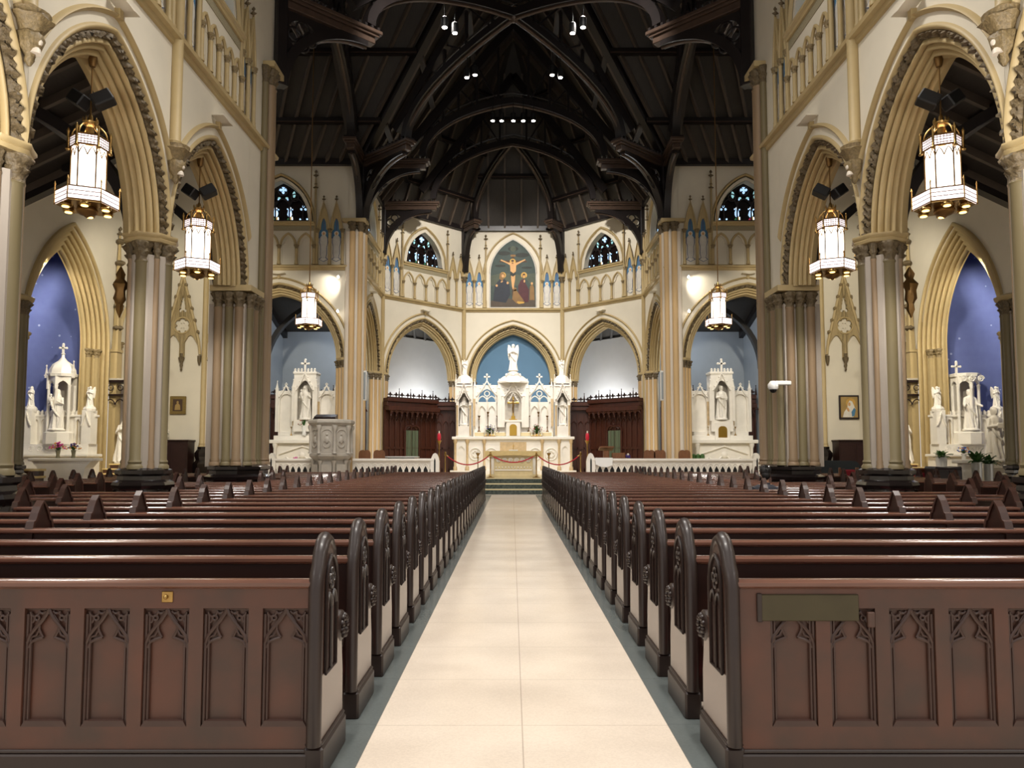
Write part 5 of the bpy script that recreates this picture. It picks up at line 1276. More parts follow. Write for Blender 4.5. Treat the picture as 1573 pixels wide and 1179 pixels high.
# ------------------------------------------------------------------ choir screens
def screen(loc, rz, L, label, door=None, h=4.35, z0=.6, hood=True, spikes=True):
    t = thing('choir_screen', label, 'wood screen', loc, rz, 'carved wood choir screens')
    MB().box(-L/2, L/2, 0, .12, z0, h-.35).build('boards', 'panel', t)
    n = max(2, round(L/.32)); w = L/n; mb = MB()
    for j in range(n+1): mb.cbox(-L/2+w*j-.035, -L/2+w*j+.035, -.05, .0, z0, h-.55, .008)
    mb.box(-L/2, L/2, -.05, 0, 1.85, 1.95).box(-L/2, L/2, -.05, 0, z0, z0+.25)
    for j in range(n):
        c = -L/2+w*(j+.5); B = Arch(w*.42, w*.8, h-1.25); mb.tube([(c+u, -.03, z) for u, z in [B.pt(q, 0) for q in lin(-1, 1, 8)]], .025, 5)
    mb.build('stiles', 'panel', t)
    mb = MB().cbox(-L/2, L/2, -.3, .15, h-.18, h, .02).cbox(-L/2, L/2, -.22, .15, h-.4, h-.18, .02)
    if hood:
        mb.cbox(-L/2, L/2, -.38, .15, h-.62, h-.4, .02)
        for j in range(n): c = -L/2+w*(j+.5); mb.lathe([(.02, h-.95), (.05, h-.88), (.03, h-.8), (.09, h-.62)], 8, (c, -.3, 0)); B = Arch(w*.45, .14, h-.8); mb.tube([(c+w/2+u, -.34, z) for u, z in [B.pt(q, 0) for q in lin(-1, 1, 8)]], .025, 5)
    mb.build('cornice', 'panel', t)
    mb = MB().box(-L/2, L/2, -.24, -.18, h, h+.05); m = max(3, round(L/.36)); w2 = L/m
    for j in range(m):
        c = -L/2+w2*(j+.5)
        for dx in (-.09, .09): mb.tube([(c+dx+.07*math.cos(a), -.21, h+.11+.07*math.sin(a)) for a in lin(0, PI, 6)], .02, 4)
        mb.sphere((c, -.21, h+.2), .055, 6, 5); mb.sphere((c-.07, -.21, h+.15), .04, 6, 5); mb.sphere((c+.07, -.21, h+.15), .04, 6, 5); mb.box(c-.02, c+.02, -.23, -.19, h, h+.28)
        if j % 2 and spikes: mb.lathe([(.05, 0), (.04, .2), (.01, .42), (.03, .45), (.003, .5)], 4, (c+w2/2, -.21, h))
    mb.build('cresting', 'paneldk', t)
    if door is not None:
        mb = MB().cbox(door-.5, door-.4, -.1, .0, z0, 2.75, .01).cbox(door+.4, door+.5, -.1, .0, z0, 2.75, .01); B = Arch(.45, .22, 2.72)
        mb.tube([(door+u, -.07, z) for u, z in [B.pt(q, .02) for q in lin(-1, 1, 12)]], .05, 6); mb.sphere((door, -.08, 3.08), .07, 8, 6); mb.tube([(door-.3, -.06, 2.86), (door, -.06, 3.05), (door+.3, -.06, 2.86)], .035, 6)
        d = mb.build('doorway', 'panel', t)
        for sg in (-1, 1):
            mb = MB(); pts = [(door+sg*.02+sg*.38*j/16, -.06-.02*math.sin(j*1.9)) for j in range(17)]
            mb.loft([[(x, y, z) for x, y in pts]+[(x, y+.02, z) for x, y in reversed(pts)] for z in (z0, 2.78)]); mb.build('curtain', 'curtain', d, 60)['label'] = 'green hanging curtain'
    return t
for s in (-1, 1):
    side = SN[s]
    screen((s*5.15, 37.95, 0), PI/4 if s < 0 else -PI/4, 3.2, 'carved dark choir screen with a green-curtained doorway, %s of the high altar' % side, door=-.05*s)
    screen((s*3.5, 39.15, 0), 0, 1.05, 'short dark screen of gothic panels close to the %s side of the high altar' % side, hood=False, h=4.25)
    screen((s*9.35, 36.2, 0), 0, 4.5, 'dark carved screen behind the %s side altar' % side, z0=.4, h=4.4)

# ------------------------------------------------------------------ crucifixion painting above the blue arch
t = thing('wall_painting', 'tall arched crucifixion painting on the chancel end wall above the blue arch', 'painting', (0, BACK-.02, 9.62))
AP_ = Arch(1.24, 1.9, 1.85)
def arcpoly(A, z0, q=0): return [(-A.a, z0)]+[A.pt(k, q) for k in lin(-1, 1, 24)]+[(A.a, z0)]
MB().prism(arcpoly(AP_, 0), -.03, .0).build('canvas', 'p_sky', t)
def blob(cx, cz, rx, rz_, n=14, rot=0, j=0): return [(cx+rx*math.cos(a)*math.cos(rot)-rz_*math.sin(a)*math.sin(rot), cz+rx*math.cos(a)*math.sin(rot)+rz_*math.sin(a)*math.cos(rot)) for a in [2*PI*i/n for i in range(n)]]
def paint(name, m, polys, y):
    mb = MB()
    for p in polys: mb.prism(p, -.03-y, -.028)
    return mb.build(name, m, t)
paint('low_sky', 'p_skylow', [[(-1.22, 1.2), (-1.22, 1.75), (-.6, 1.9), (.5, 1.8), (1.22, 1.9), (1.22, 1.2)]], .004)
paint('clouds', 'p_dark', [blob(-.5, 3.0, .35, .12), blob(.5, 2.9, .38, .13), blob(0, 3.25, .3, .12), blob(-.7, 2.3, .3, .07), blob(.75, 2.2, .3, .06)], .005)
paint('ground', 'p_ground', [[(-1.22, .02), (-1.22, .35), (-.5, .5), (.3, .45), (1.22, .4), (1.22, .02)]], .006)
paint('glory', 'p_skylow', [blob(0, 3.25, .16, .16)], .007)
paint('cross', 'p_brown', [[(-.06, .6), (-.06, 2.95), (.06, 2.95), (.06, .6)], [(-.75, 2.5), (-.75, 2.6), (.75, 2.6), (.75, 2.5)]], .008)
paint('title_board', 'p_ochre', [[(-.14, 2.82), (-.14, 2.92), (.14, 2.92), (.14, 2.82)]], .010)
paint('halo', 'p_gold', [blob(-.02, 2.53, .17, .17), blob(-.56, 1.78, .17, .17), blob(.6, 1.78, .17, .17)], .012)
paint('body', 'p_skin', [[(-.66, 2.66), (-.7, 2.6), (-.3, 2.42), (-.17, 2.33), (-.15, 2.0), (-.12, 1.8), (-.1, 1.5), (-.06, 1.15), (-.02, 1.0), (.05, 1.0), (.05, 1.2), (.1, 1.5), (.12, 1.8), (.15, 2.0), (.17, 2.33), (.32, 2.42), (.68, 2.62), (.66, 2.68), (.3, 2.52), (.12, 2.47), (-.12, 2.47), (-.3, 2.5)], blob(-.02, 2.52, .075, .1)], .014)
paint('loincloth', 'p_dark', [[(-.14, 2.0), (-.16, 1.78), (0, 1.7), (.13, 1.8), (.15, 1.98), (.02, 1.88)]], .016)
paint('hair', 'p_brown', [blob(-.03, 2.58, .085, .06)], .017)
paint('left_mourner', 'p_navy', [[(-1.1, .35), (-1.0, 1.2), (-.75, 1.55), (-.45, 1.55), (-.2, 1.3), (-.15, .7), (-.4, .25)]], .010)
paint('veil', 'p_ochre', [[(-.76, 1.6), (-.72, 1.88), (-.56, 1.93), (-.44, 1.8), (-.5, 1.6), (-.6, 1.45)]], .014)
paint('right_mourner', 'p_maroon', [[(.3, .5), (.28, 1.2), (.42, 1.5), (.62, 1.6), (.82, 1.45), (.88, 1.0), (.85, .3), (.5, .25)]], .010)
paint('green_mantle', 'p_sky', [[(.62, 1.6), (.8, 1.5), (1.0, 1.1), (.85, 1.0), (.7, 1.3)]], .013)
paint('kneeling_figure', 'p_ochre', [[(-.05, .45), (.02, .95), (.15, 1.0), (.28, .8), (.6, .35), (.2, .2)], [(.9, .4), (.92, 1.15), (1.05, 1.3), (1.15, 1.1), (1.18, .4)], blob(.1, 1.0, .09, .1)], .015)
paint('faces', 'p_skin', [blob(-.56, 1.74, .07, .09), blob(.6, 1.74, .07, .09), blob(-.9, 1.2, .06, .07), blob(1.03, 1.32, .06, .07), blob(-.3, 1.35, .06, .07), blob(.62, 1.45, .04, .08), blob(-.62, 1.42, .07, .035, rot=.5)], .018)
paint('scroll', 'p_gold', [[(.2, .28), (.25, .33), (.62, .3), (.6, .22), (.3, .18)]], .018)
paint('dark_hair', 'p_brown', [blob(.6, 1.82, .075, .05), [(.52, 1.8), (.51, 1.6), (.54, 1.6), (.56, 1.8)], [(.66, 1.8), (.69, 1.6), (.66, 1.6), (.64, 1.8)]], .02)
mb = MB(); Q = Arch(1.24, 1.9, 1.85)
for d0, d1 in ((.30, .42),): Q.sweep(mb, [(d0, .02)]+roll((d0, .0), (d1, .0), .9)+[(d1, .02)], n=18)
for sg in (-1, 1): mb.box(min(sg*1.54, sg*1.66), max(sg*1.54, sg*1.66), -.05, .02, 0, 1.87) if 0 else mb.tube([(sg*1.60, 0, 0), (sg*1.60, 0, 1.87)], .055, 8)
mb.build('moulded_frame', 'trim', t, 50)
mb = MB(); Q.sweep(mb, [(0, -.06), (.04, -.06), (.08, -.01), (.08, .02)], n=18)
for sg in (-1, 1): mb.box(min(sg*1.24, sg*1.32), max(sg*1.24, sg*1.32), -.06, 0, 0, 1.86)
mb.box(-1.32, 1.32, -.06, 0, -.06, 0); mb.build('inner_frame', 'marblegrey', t)

# ------------------------------------------------------------------ lanterns
def hexp(r, ph=0): return [(r*math.cos(PI/3*j+ph), r*math.sin(PI/3*j+ph)) for j in range(6)]
def lantern(loc, label, rod, rz, spk=False):
    t = thing('hanging_lantern', label, 'lantern', loc, rz, 'hexagonal hanging lanterns'); t.scale = (.87, .87, 1)
    ph = PI/6
    MB().lathe([(.50, .10), (.50, .115)], 6, phase=ph).build('tray', 'brass', t)
    for j in range(6):
        a0, a1 = ph+PI/3*j, ph+PI/3*(j+1); r = .515
        p0 = (r*math.cos(a0), r*math.sin(a0)); p1 = (r*math.cos(a1), r*math.sin(a1)); r2 = .50; q0 = (r2*math.cos(a0), r2*math.sin(a0)); q1 = (r2*math.cos(a1), r2*math.sin(a1))
        g = MB().prism([p0, p1, q1, q0], .115, .33, 'z').build('ring_glass', 'lampband', t)
        mb = MB()
        for z in (.12, .19, .255, .325): mb.tube([(p0[0]*1.01, p0[1]*1.01, z), (p1[0]*1.01, p1[1]*1.01, z)], .006 if .15 < z < .3 else .011, 4)
        for f in lin(0, 1, 10)[1:-1]: x, y = p0[0]*1.01+(p1[0]-p0[0])*f, p0[1]*1.01+(p1[1]-p0[1])*f; x2, y2 = p0[0]*1.01+(p1[0]-p0[0])*(f+.06), p0[1]*1.01+(p1[1]-p0[1])*(f+.06); mb.tube([(x, y, .19), (x2, y2, .255)], .003, 4)
        mb.build('glass_bars', 'brassdk', g)
        MB().lathe([(.012, .10), (.012, .42), (.02, .43), (.003, .48)], 6, (p0[0]*1.02, p0[1]*1.02, 0)).build('ring_finial', 'brass', t, 50)
        am = (a0+a1)/2; b = MB().lathe([(.085, .10), (.1, .075), (.09, .05), (.06, .045)], 14, (.37*math.cos(am), .37*math.sin(am), 0)).build('downlight', 'brass', t, 50)
        MB().lathe([(.06, .035), (.062, .05)], 12, (.37*math.cos(am), .37*math.sin(am), 0)).build('bulb', 'bulb', b)
        r = .285; p0 = (r*math.cos(a0), r*math.sin(a0)); p1 = (r*math.cos(a1), r*math.sin(a1)); r2 = .275; q0 = (r2*math.cos(a0), r2*math.sin(a0)); q1 = (r2*math.cos(a1), r2*math.sin(a1))
        g = MB().prism([p0, p1, q1, q0], .34, 1.04, 'z').build('glass_panel', 'lampglass', t)
        mx, my = (p0[0]+p1[0])/2, (p0[1]+p1[1])/2
        mb = MB().tube([(p0[0]*1.02, p0[1]*1.02, .33), (p0[0]*1.02, p0[1]*1.02, 1.06)], .014, 6)
        for c0, c1 in (((p0), (mx, my)), ((mx, my), (p1))):
            mb.tube([(c0[0]*1.02, c0[1]*1.02, .9), (c0[0]*1.02*.75+c1[0]*1.02*.25, c0[1]*1.02*.75+c1[1]*1.02*.25, .98), ((c0[0]+c1[0])*.51, (c0[1]+c1[1])*.51, 1.03), (c0[0]*1.02*.25+c1[0]*1.02*.75, c0[1]*1.02*.25+c1[1]*1.02*.75, .98), (c1[0]*1.02, c1[1]*1.02, .9)], .009, 5)
        mb.build('glass_bars', 'brassdk', g)
        r = .31; p0 = (r*math.cos(a0), r*math.sin(a0)); p1 = (r*math.cos(a1), r*math.sin(a1)); q0 = (p0[0]*.97, p0[1]*.97); q1 = (p1[0]*.97, p1[1]*.97)
        g = MB().prism([p0, p1, q1, q0], 1.07, 1.22, 'z').build('lattice_glass', 'lampband', t)
        mb = MB()
        for z in (1.06, 1.10, 1.145, 1.19, 1.23): mb.tube([(p0[0]*1.02, p0[1]*1.02, z), (p1[0]*1.02, p1[1]*1.02, z)], .016 if z in (1.06, 1.23) else .006, 4)
        for f in lin(0, 1, 6): x, y = (p0[0]+(p1[0]-p0[0])*f)*1.02, (p0[1]+(p1[1]-p0[1])*f)*1.02; mb.tube([(x, y, 1.06), (x, y, 1.23)], .006, 4)
        mb.build('lattice', 'brassdk', g)
        mb = MB().lathe([(.03, 1.0), (.045, 1.02), (.02, 1.05), (.022, 1.3), (.03, 1.32), (.003, 1.38)], 8, (p0[0]*1.12, p0[1]*1.12, 0)); mb.build('corner_finial', 'brass', t, 50)
        mb = MB().tube([(p0[0]*.95*math.cos(k), p0[1]*.95*math.cos(k), 1.22+.26*math.sin(k)) for k in lin(0, PI/2*.92, 8)], .014, 6); mb.build('crown_rib', 'brass', t, 50)
    mb = MB().lathe([(.05, 1.4), (.12, 1.47), (.13, 1.5), (.05, 1.52), (.04, 1.6), (.02, 1.64)], 14)
    for j in range(8): mb.lathe([(.012, 0), (.02, .04), (.004, .08)], 6, (.12*math.cos(j*PI/4), .12*math.sin(j*PI/4), 1.5))
    mb.build('crown', 'brass', t, 50)
    MB().lathe([(.16, .10), (.18, .06), (.17, .02), (.12, -.01), (.05, -.03), (.01, -.06)], 18).build('boss', 'brassdk', t, 50)
    MB().lathe([(.06, .5), (.07, 1.4)], 8).build('inner_tube', 'brass', t)
    MB().tube([(0, 0, 1.6), (0, 0, rod)], .016 if spk else .02, 6).build('rod', 'brassdk', t)
    if spk: MB().lathe([(.05, rod-.25), (.07, rod-.18), (.09, rod-.05), (.05, rod)], 10).build('ceiling_hook', 'brassdk', t, 50)
for k, (x, y, z) in enumerate(LANTERNS):
    s = -1 if x < 0 else 1; j = k % 3
    nm = ('nearest big lit hexagonal lantern in the %s arcade', 'second lit hexagonal lantern in the %s arcade', 'lit lantern on a long rod at the %s transept opening')[j] % SN[s]
    lantern((x, y, z), nm, (2.68, 2.68, 16.6)[j], .12*s if j < 2 else 0, j < 2)
    if j < 2:
        t = thing('hanging_speaker', 'twin black loudspeaker boxes on the rod above the %s %s lantern' % (('nearest', 'second')[j], SN[s]), 'loudspeaker', (x, y, z+1.88), 0, 'hanging speaker pairs')
        for sg in (-1, 1):
            mb = MB().cbox(-.16, .16, -.11, .11, -.11, .11, .02); mb.xf(Matrix.Translation((sg*.19, 0, 0)) @ Matrix.Rotation(-sg*.6, 4, 'Y') @ Matrix.Rotation(sg*.3, 4, 'Z')); mb.build('speaker_box', 'black', t)
        MB().tube([(-.2, 0, 0), (.2, 0, 0)], .015, 6).build('yoke', 'black', t)

# ------------------------------------------------------------------ far chapels in the blue niches
def chapel(s):
    side = SN[s]; cx = s*16.15; Y = 26.35
    mb = MB().box(min(s*13.0, s*18.9), max(s*13.0, s*18.9), 24.0, 27.3, 0, .25).box(min(s*14.6, s*18.9), max(s*14.6, s*18.9), 25.2, 27.3, .25, .45); struct('trim_%d' % (8+s), mb, 'yellowmarble')
    t = thing('chapel_altar', 'white marble altar with %s in the blue %s chapel' % (('a domed canopy tower', 'a flat-topped canopy tower')[s > 0], side), 'altar', (cx, Y, .45))
    z = lambda v: v-.45
    MB().cbox(-1.25, 1.25, 0, .9, 0, z(1.5), .01).cbox(-1.35, 1.35, -.08, .9, z(1.5), z(1.6), .02).build('body', 'marble', t)
    mb = MB().cbox(-1.15, 1.15, .3, .9, z(1.6), z(1.95), .01); relief(mb, -1.0, 1.0, z(1.65), z(1.92), .3, 7); mb.build('gradine', 'marble', t)
    mb = MB().box(-1.2, 1.2, .6, .75, z(1.95), z(3.0)); crest(mb, -1.1, 1.1, .65, z(3.0), .12, 14, .08)
    for c in (-.85, -.62, .62, .85): arched(mb, c-.11, c+.11, z(2.0), z(2.95), c, .08, z(2.7), .14, .54, .6)
    mb.cbox(-1.25, 1.25, .52, .8, z(2.92), z(3.0), .01); mb.build('retable', 'marble', t)
    for sg in (-1, 1):
        mb = MB().box(sg*1.05-.16, sg*1.05+.16, .3, .7, z(1.95), z(3.15)); mb.lathe([(.2, z(3.1)), (.22, z(3.2)), (.18, z(3.28))], 8, (sg*1.05, .5, 0)); gable(mb, sg*1.05, .17, z(2.6), z(3.1), .24, .3, .02); mb.build('side_pedestal', 'marble', t)
        statue('angel' if (sg > 0) == (s < 0) or s > 0 else 'praying', (cx+sg*1.05, Y+.5, 3.28), .72, 'white angel on the %s pedestal of the %s chapel altar' % (SN[sg], side))
    mb = MB()
    for q in range(6):
        a = PI/6+q*PI/3; mb.lathe([(.07, z(1.95)), (.05, z(2.1)), (.05, z(3.95)), (.07, z(4.05))], 8, (.42*math.cos(a), .55+.42*math.sin(a)*.8, 0))
    mb.box(-.42, .42, .72, .9, z(1.95), z(4.4)); mb.lathe([(.5, z(1.95)), (.5, z(2.35)), (.4, z(2.4))], 8, (0, .5, 0), phase=PI/8)
    for q in (4, 5, 3):
        a = PI/3*q+PI*0; k = len(mb.v); B = Arch(.2, .3, z(3.9)); us = lin(-.24, .24, 12)
        mb.plate(us, lambda u: [((B.z(u) or z(3.9)), z(4.4))], -.03, .03); mb.xf(Matrix.Translation((.42*math.cos(a)*.9, .55+.42*math.sin(a)*.8*.9, 0)) @ Matrix.Rotation(a+PI/2, 4, 'Z'), k)
    mb.lathe([(.5, z(4.35)), (.52, z(4.45)), (.47, z(4.47))], 8, (0, .55, 0), phase=PI/8, sy=.85)
    if s < 0: mb.lathe([(.46, z(4.45)), (.44, z(4.6)), (.33, z(4.8)), (.15, z(4.93)), (.06, z(5.05)), (.05, z(5.15)), (.08, z(5.18)), (.03, z(5.22))], 8, (0, .55, 0), phase=PI/8, sy=.85); cross(mb, 0, .55, z(5.15), .38, .03); pinn(mb, .48, .4, z(4.3), z(4.9), .04); pinn(mb, -.48, .4, z(4.3), z(4.75), .04)
    else: cross(mb, -.42, .35, z(4.42), .45, .03); relief(mb, -.45, .45, z(4.1), z(4.4), .12, 3)
    mb.build('canopy_tower', 'marble', t, 30)
    MB().box(-.4, .4, .68, .73, z(2.4), z(4.3)).build('niche_shade_back', 'marblegrey', t)  # canopy shade given by a grey back sheet
    statue('mother' if s < 0 else 'open', (cx, Y+.32, 2.42), 1.45, 'white marble %s under the canopy of the %s chapel altar' % (('mother with child', 'figure with open hands')[s > 0], side))
    # wall bracket canopy, statue and stepped pedestal beyond the arch
    t = thing('statue_canopy', 'dark carved wooden canopy on the %s end wall beyond the blue arch' % side, 'canopy', (s*14.75, 28.3, 3.3), 0)
    mb = MB(); 
    for xx in (-.36, .36):
        for yy in (-.4, .3): mb.box(xx-.03, xx+.03, yy-.03, yy+.03, 0, 1.05)
    for z0 in (.45, .95): mb.cbox(-.4, .4, -.44, .34, z0, z0+.07, .01)
    for c in (-.18, .18):
        B = Arch(.17, .2, .12); mb.tube([(c+u, -.42, zz) for u, zz in [B.pt(q, 0) for q in lin(-1, 1, 8)]], .022, 5); mb.tube([(c+.1*math.cos(a), -.42, .75+.1*math.sin(a)) for a in lin(0, 2*PI, 10)], .02, 5)
        B2 = Arch(.15, .2, .12); mb.tube([(-s*.38, c*.9-.05+u, zz) for u, zz in [B2.pt(q, 0) for q in lin(-1, 1, 8)]], .022, 5)
    mb.build('tracery_box', 'pewdk', t)
    MB().cbox(-.42, .42, -.46, .36, 1.03, 1.1, .01).build('top', 'marblegrey', t)
    px = s*14.35; py = 27.9
    t = thing('stepped_pedestal', 'stepped yellow marble pedestal with brown sides, %s chapel' % side, 'pedestal', (px, py, 0))
    mb = MB(); m2 = MB()
    for j in range(5):
        w = .38+.17*j; zz = 1.25-.17*j; mb.cbox(-w, w, -w*.9, w*.6, zz-.05, zz, .008); m2.box(-w+.03, w-.03, -w*.9+.03, w*.6-.03, 0, zz-.05)
    mb.build('treads', 'yellowmarble', t); m2.build('risers', 'pewpanel', t)
    statue('veiled', (px, py, 1.25), 1.75, 'tall white veiled statue on the stepped pedestal of the %s chapel' % side)
    # wooden cabinet and picture on the transept wall
    t = thing('wall_cabinet', 'dark wooden cabinet against the %s transept wall below the picture' % side, 'cabinet', (s*13.95, 31.1, 0))
    mb = MB().cbox(-.68, .68, -.3, .38, 0, 2.12, .015); mb.build('body', 'paneldk', t); MB().cbox(-.72, .72, -.35, .38, 2.12, 2.18, .01).build('top', 'paneldk', t)
    for c in (-.34, .34): MB().cbox(c-.3, c+.3, -.32, -.3, .2, 2.0, .008).build('door', 'paneldk', t)
for s in (-1, 1): chapel(s)
t = thing('framed_picture', 'small gilt-framed dark picture on the left transept wall', 'picture', (-14.0, 31.47, 3.63)); MB().cbox(-.34, .34, -.05, 0, -.38, .38, .02).build('frame', 'frame', t); MB().box(-.2, .2, -.056, -.04, -.25, .25).build('canvas', 'p_brown', t)
mb = MB().prism([(-.12, -.2), (-.1, .0), (-.03, .07), (.04, .07), (.1, .0), (.12, -.2)], -.062, -.05); mb.prism(blob(0, .12, .045, .06), -.062, -.05); mb.build('figure', 'p_bg', t)
t = thing('framed_picture', 'dark-framed gold picture of a veiled woman on the right transept wall', 'picture', (14.0, 31.47, 3.55)); MB().cbox(-.42, .42, -.05, 0, -.5, .5, .015).build('frame', 'leadframe', t); MB().box(-.35, .35, -.056, -.04, -.43, .43).build('canvas', 'p_bg', t)
MB().prism([(-.28, -.42), (-.22, -.2), (-.08, -.02), (-.06, .16), (.02, .28), (.12, .24), (.18, .1), (.24, -.05), (.2, -.25), (.15, -.42)], -.062, -.05).build('veil', 'p_white', t)
MB().prism([(.1, -.4), (.08, -.2), (.2, -.02), (.26, -.12), (.2, -.36)], -.066, -.05).build('blue_mantle', 'p_blue', t); MB().prism(blob(-.0, .12, .05, .08), -.068, -.05).prism(blob(-.06, -.1, .05, .1, rot=.4), -.068, -.05).build('skin', 'p_skin', t)
mb = MB().prism(blob(.06, .18, .2, .2), -.058, -.05); mb.build('halo', 'p_gold', t)
bouquet('flower_vase', (-14.35, 31.0, 2.18), 'glass vase of white lilies on the left wall cabinet', 'glassvase', ['whitepetal'], .28, 22, .07, .16, 1, 21)
# things in the left chapel
t = thing('marble_table', 'white marble table with curved front before the left chapel altar', 'table', (-14.5, 24.5, .25))
MB().cbox(-1.05, 1.05, -.3, .3, 1.12, 1.22, .02).build('top', 'marble', t); MB().loft([[(-w, -.25, zz), (w, -.25, zz), (w, .25, zz), (-w, .25, zz)] for w, zz in ((.72, 0), (.7, .5), (.76, .9), (.95, 1.12))]).build('pedestal', 'marble', t)
bouquet('flower_vase', (-14.7, 24.4, 1.47), 'magenta and orange bouquet on the left chapel table', 'glassvase', ['magenta', 'magenta', 'orange'], .24, 45, .07, .26, .6, 31); bouquet('flower_vase', (-14.2, 24.4, 1.47), 'purple and orange bouquet on the left chapel table', 'glassvase', ['purple', 'purple', 'orange'], .2, 36, .07, .26, .6, 33)
for s in (-1, 1):
    t = thing('marble_steps', 'flight of small yellow marble steps at the outer side of the %s chapel' % SN[s], 'steps', (s*15.1 if s < 0 else 13.9, 22.9 if s < 0 else 25.6, 0)); mb = MB()
    for j in range(5): mb.cbox(-.6+.0*j, .6, -.5+.18*j, .6, .2+.22*j, .27+.22*j, .01)
    mb.build('treads', 'yellowmarble', t); mb = MB()
    for j in range(5): mb.box(-.56, .56, -.45+.18*j, .55, 0 if j == 0 else .27+.22*(j-1), .2+.22*j)
    mb.build('risers', 'pewpanel', t)
# right chapel things
t = thing('pedestal', 'white marble pedestal in front of the right chapel altar', 'pedestal', (14.5, 24.3, 0)); MB().cbox(-.26, .26, -.26, .26, 0, .2, .02).cbox(-.18, .18, -.18, .18, .2, 1.3, .02).cbox(-.3, .3, -.28, .28, 1.3, 1.42, .02).build('pedestal', 'marble', t)
t = thing('marble_block', 'white marble block under the robed statue beside the right chapel arch', 'pedestal', (15.35, 24.1, 0)); MB().cbox(-.42, .42, -.35, .35, 0, 1.2, .02).cbox(-.3, .3, -.25, .25, 1.2, 1.34, .02).build('block', 'marble', t)
statue('saint', (15.35, 24.1, 1.34), 1.72, 'white robed statue standing on a block at the right edge of the blue chapel')
def plant(loc, label, vase, r, h, seed, wide=1):
    R = random.Random(seed); t = thing('potted_plant', label, 'potted plant', loc); mb = MB()
    MB().lathe([(r*.75, 0), (r, h), (r*.9, h), (r*.85, h-.05)], 16).build('vase', vase, t, 50)
    for _ in range(34):
        a = R.uniform(0, 2*PI); L = R.uniform(.3, .6)*wide; el = R.uniform(.4, 1.3); up = Vector((0, 0, 1)); d = Vector((math.cos(a), math.sin(a), 0)); p = Vector((0, 0, h-.03)); pts = []
        for q in lin(0, 1, 5): pts.append(p+d*L*q*math.cos(el)+up*(L*q*math.sin(el)*1.2-L*.5*q*q))
        sd = d.cross(up); k = [.012, .05, .07, .05, .025, .003]
        mb.loft([[pts[i]-sd*k[i], pts[i]+Vector((0, 0, -.012)), pts[i]+sd*k[i], pts[i]+Vector((0, 0, .004))] for i in range(6)])
    mb.build('foliage', 'leaf', t, 60)
plant((14.05, 23.0, 0), 'broad-leaved green plant in a tall silver vase before the right chapel', 'vase', .15, 1.35, 3, 1.25)
plant((14.5, 23.15, 0), 'second green plant in a tall silver vase before the right chapel', 'vase', .14, 1.3, 4, .9)
plant((13.95, 24.7, 0), 'small green plant in a white pot left of the silver vases', 'white', .17, 1.5, 5, .8)
bouquet('flower_vase', (14.45, 24.3, 1.42), 'bright blue and orange flowers on the white pedestal', 'white', ['bluepetal', 'bluepetal', 'orange'], .2, 30, .08, .2, .5, 41)
t = thing('wooden_desk', 'brown wooden prie-dieu with red seat before the right chapel', 'desk', (12.85, 24.4, 0)); MB().cbox(-.4, .4, -.05, .05, 0, 1.1, .01).cbox(-.45, -.38, -.4, .4, 0, 1.15, .01).cbox(.38, .45, -.4, .4, 0, 1.15, .01).cbox(-.46, .46, -.2, .2, 1.1, 1.15, .01).build('frame', 'oak', t); MB().cbox(-.37, .37, -.4, .0, .85, 1.0, .03).build('cushion', 'red', t)
t = thing('dark_cabinet', 'low dark brown cabinet before the right chapel', 'cabinet', (13.25, 23.4, 0)); MB().cbox(-.42, .42, -.3, .3, 0, 1.15, .02).prism([(-.42, 1.15), (-.38, 1.22), (.0, 1.18), (.38, 1.22), (.42, 1.15)], -.3, .3).build('body', 'paneldk', t); MB().cbox(-.38, -.02, -.32, -.3, .1, 1.1, .01).cbox(.02, .38, -.32, -.3, .1, 1.1, .01).build('doors', 'pewdk', t)
t = thing('covered_piano', 'piano under a dark green cover behind the right pews', 'piano', (11.25, 27.0, 0)); MB().prism([(-1.1, 0), (-1.1, 1.3), (-1.0, 1.38), (.75, 1.36), (.9, 1.3), (.98, 1.1), (1.0, 0)], -.3, .4).build('cover', 'darkcloth', t)
def red_chair(x, y, label, rz=0):
    t = thing('red_chair', label, 'chair', (x, y, 0), rz, 'red upholstered chairs')
    MB().cbox(-.24, .24, -.24, .24, .42, .52, .02).build('seat', 'red', t); MB().cbox(-.21, .21, -.27, -.21, .6, 1.14, .03).build('back_cushion', 'red', t)
    for sg in (-1, 1): MB().cbox(sg*.25-.03, sg*.25+.03, -.28, -.21, 0, 1.2, .01).build('rear_post', 'oak', t); MB().cbox(sg*.22-.02, sg*.22+.02, .18, .23, 0, .43, .006).build('leg', 'oak', t)
for j, (x, y) in enumerate(((9.9, 22.7), (10.45, 22.75), (11.0, 22.8), (11.55, 23.6))): red_chair(x, y, ('leftmost red chair in the row behind the right piers', 'second red chair in the row behind the right piers', 'third red chair in the row behind the right piers', 'red chair set apart near the second right pier')[j])
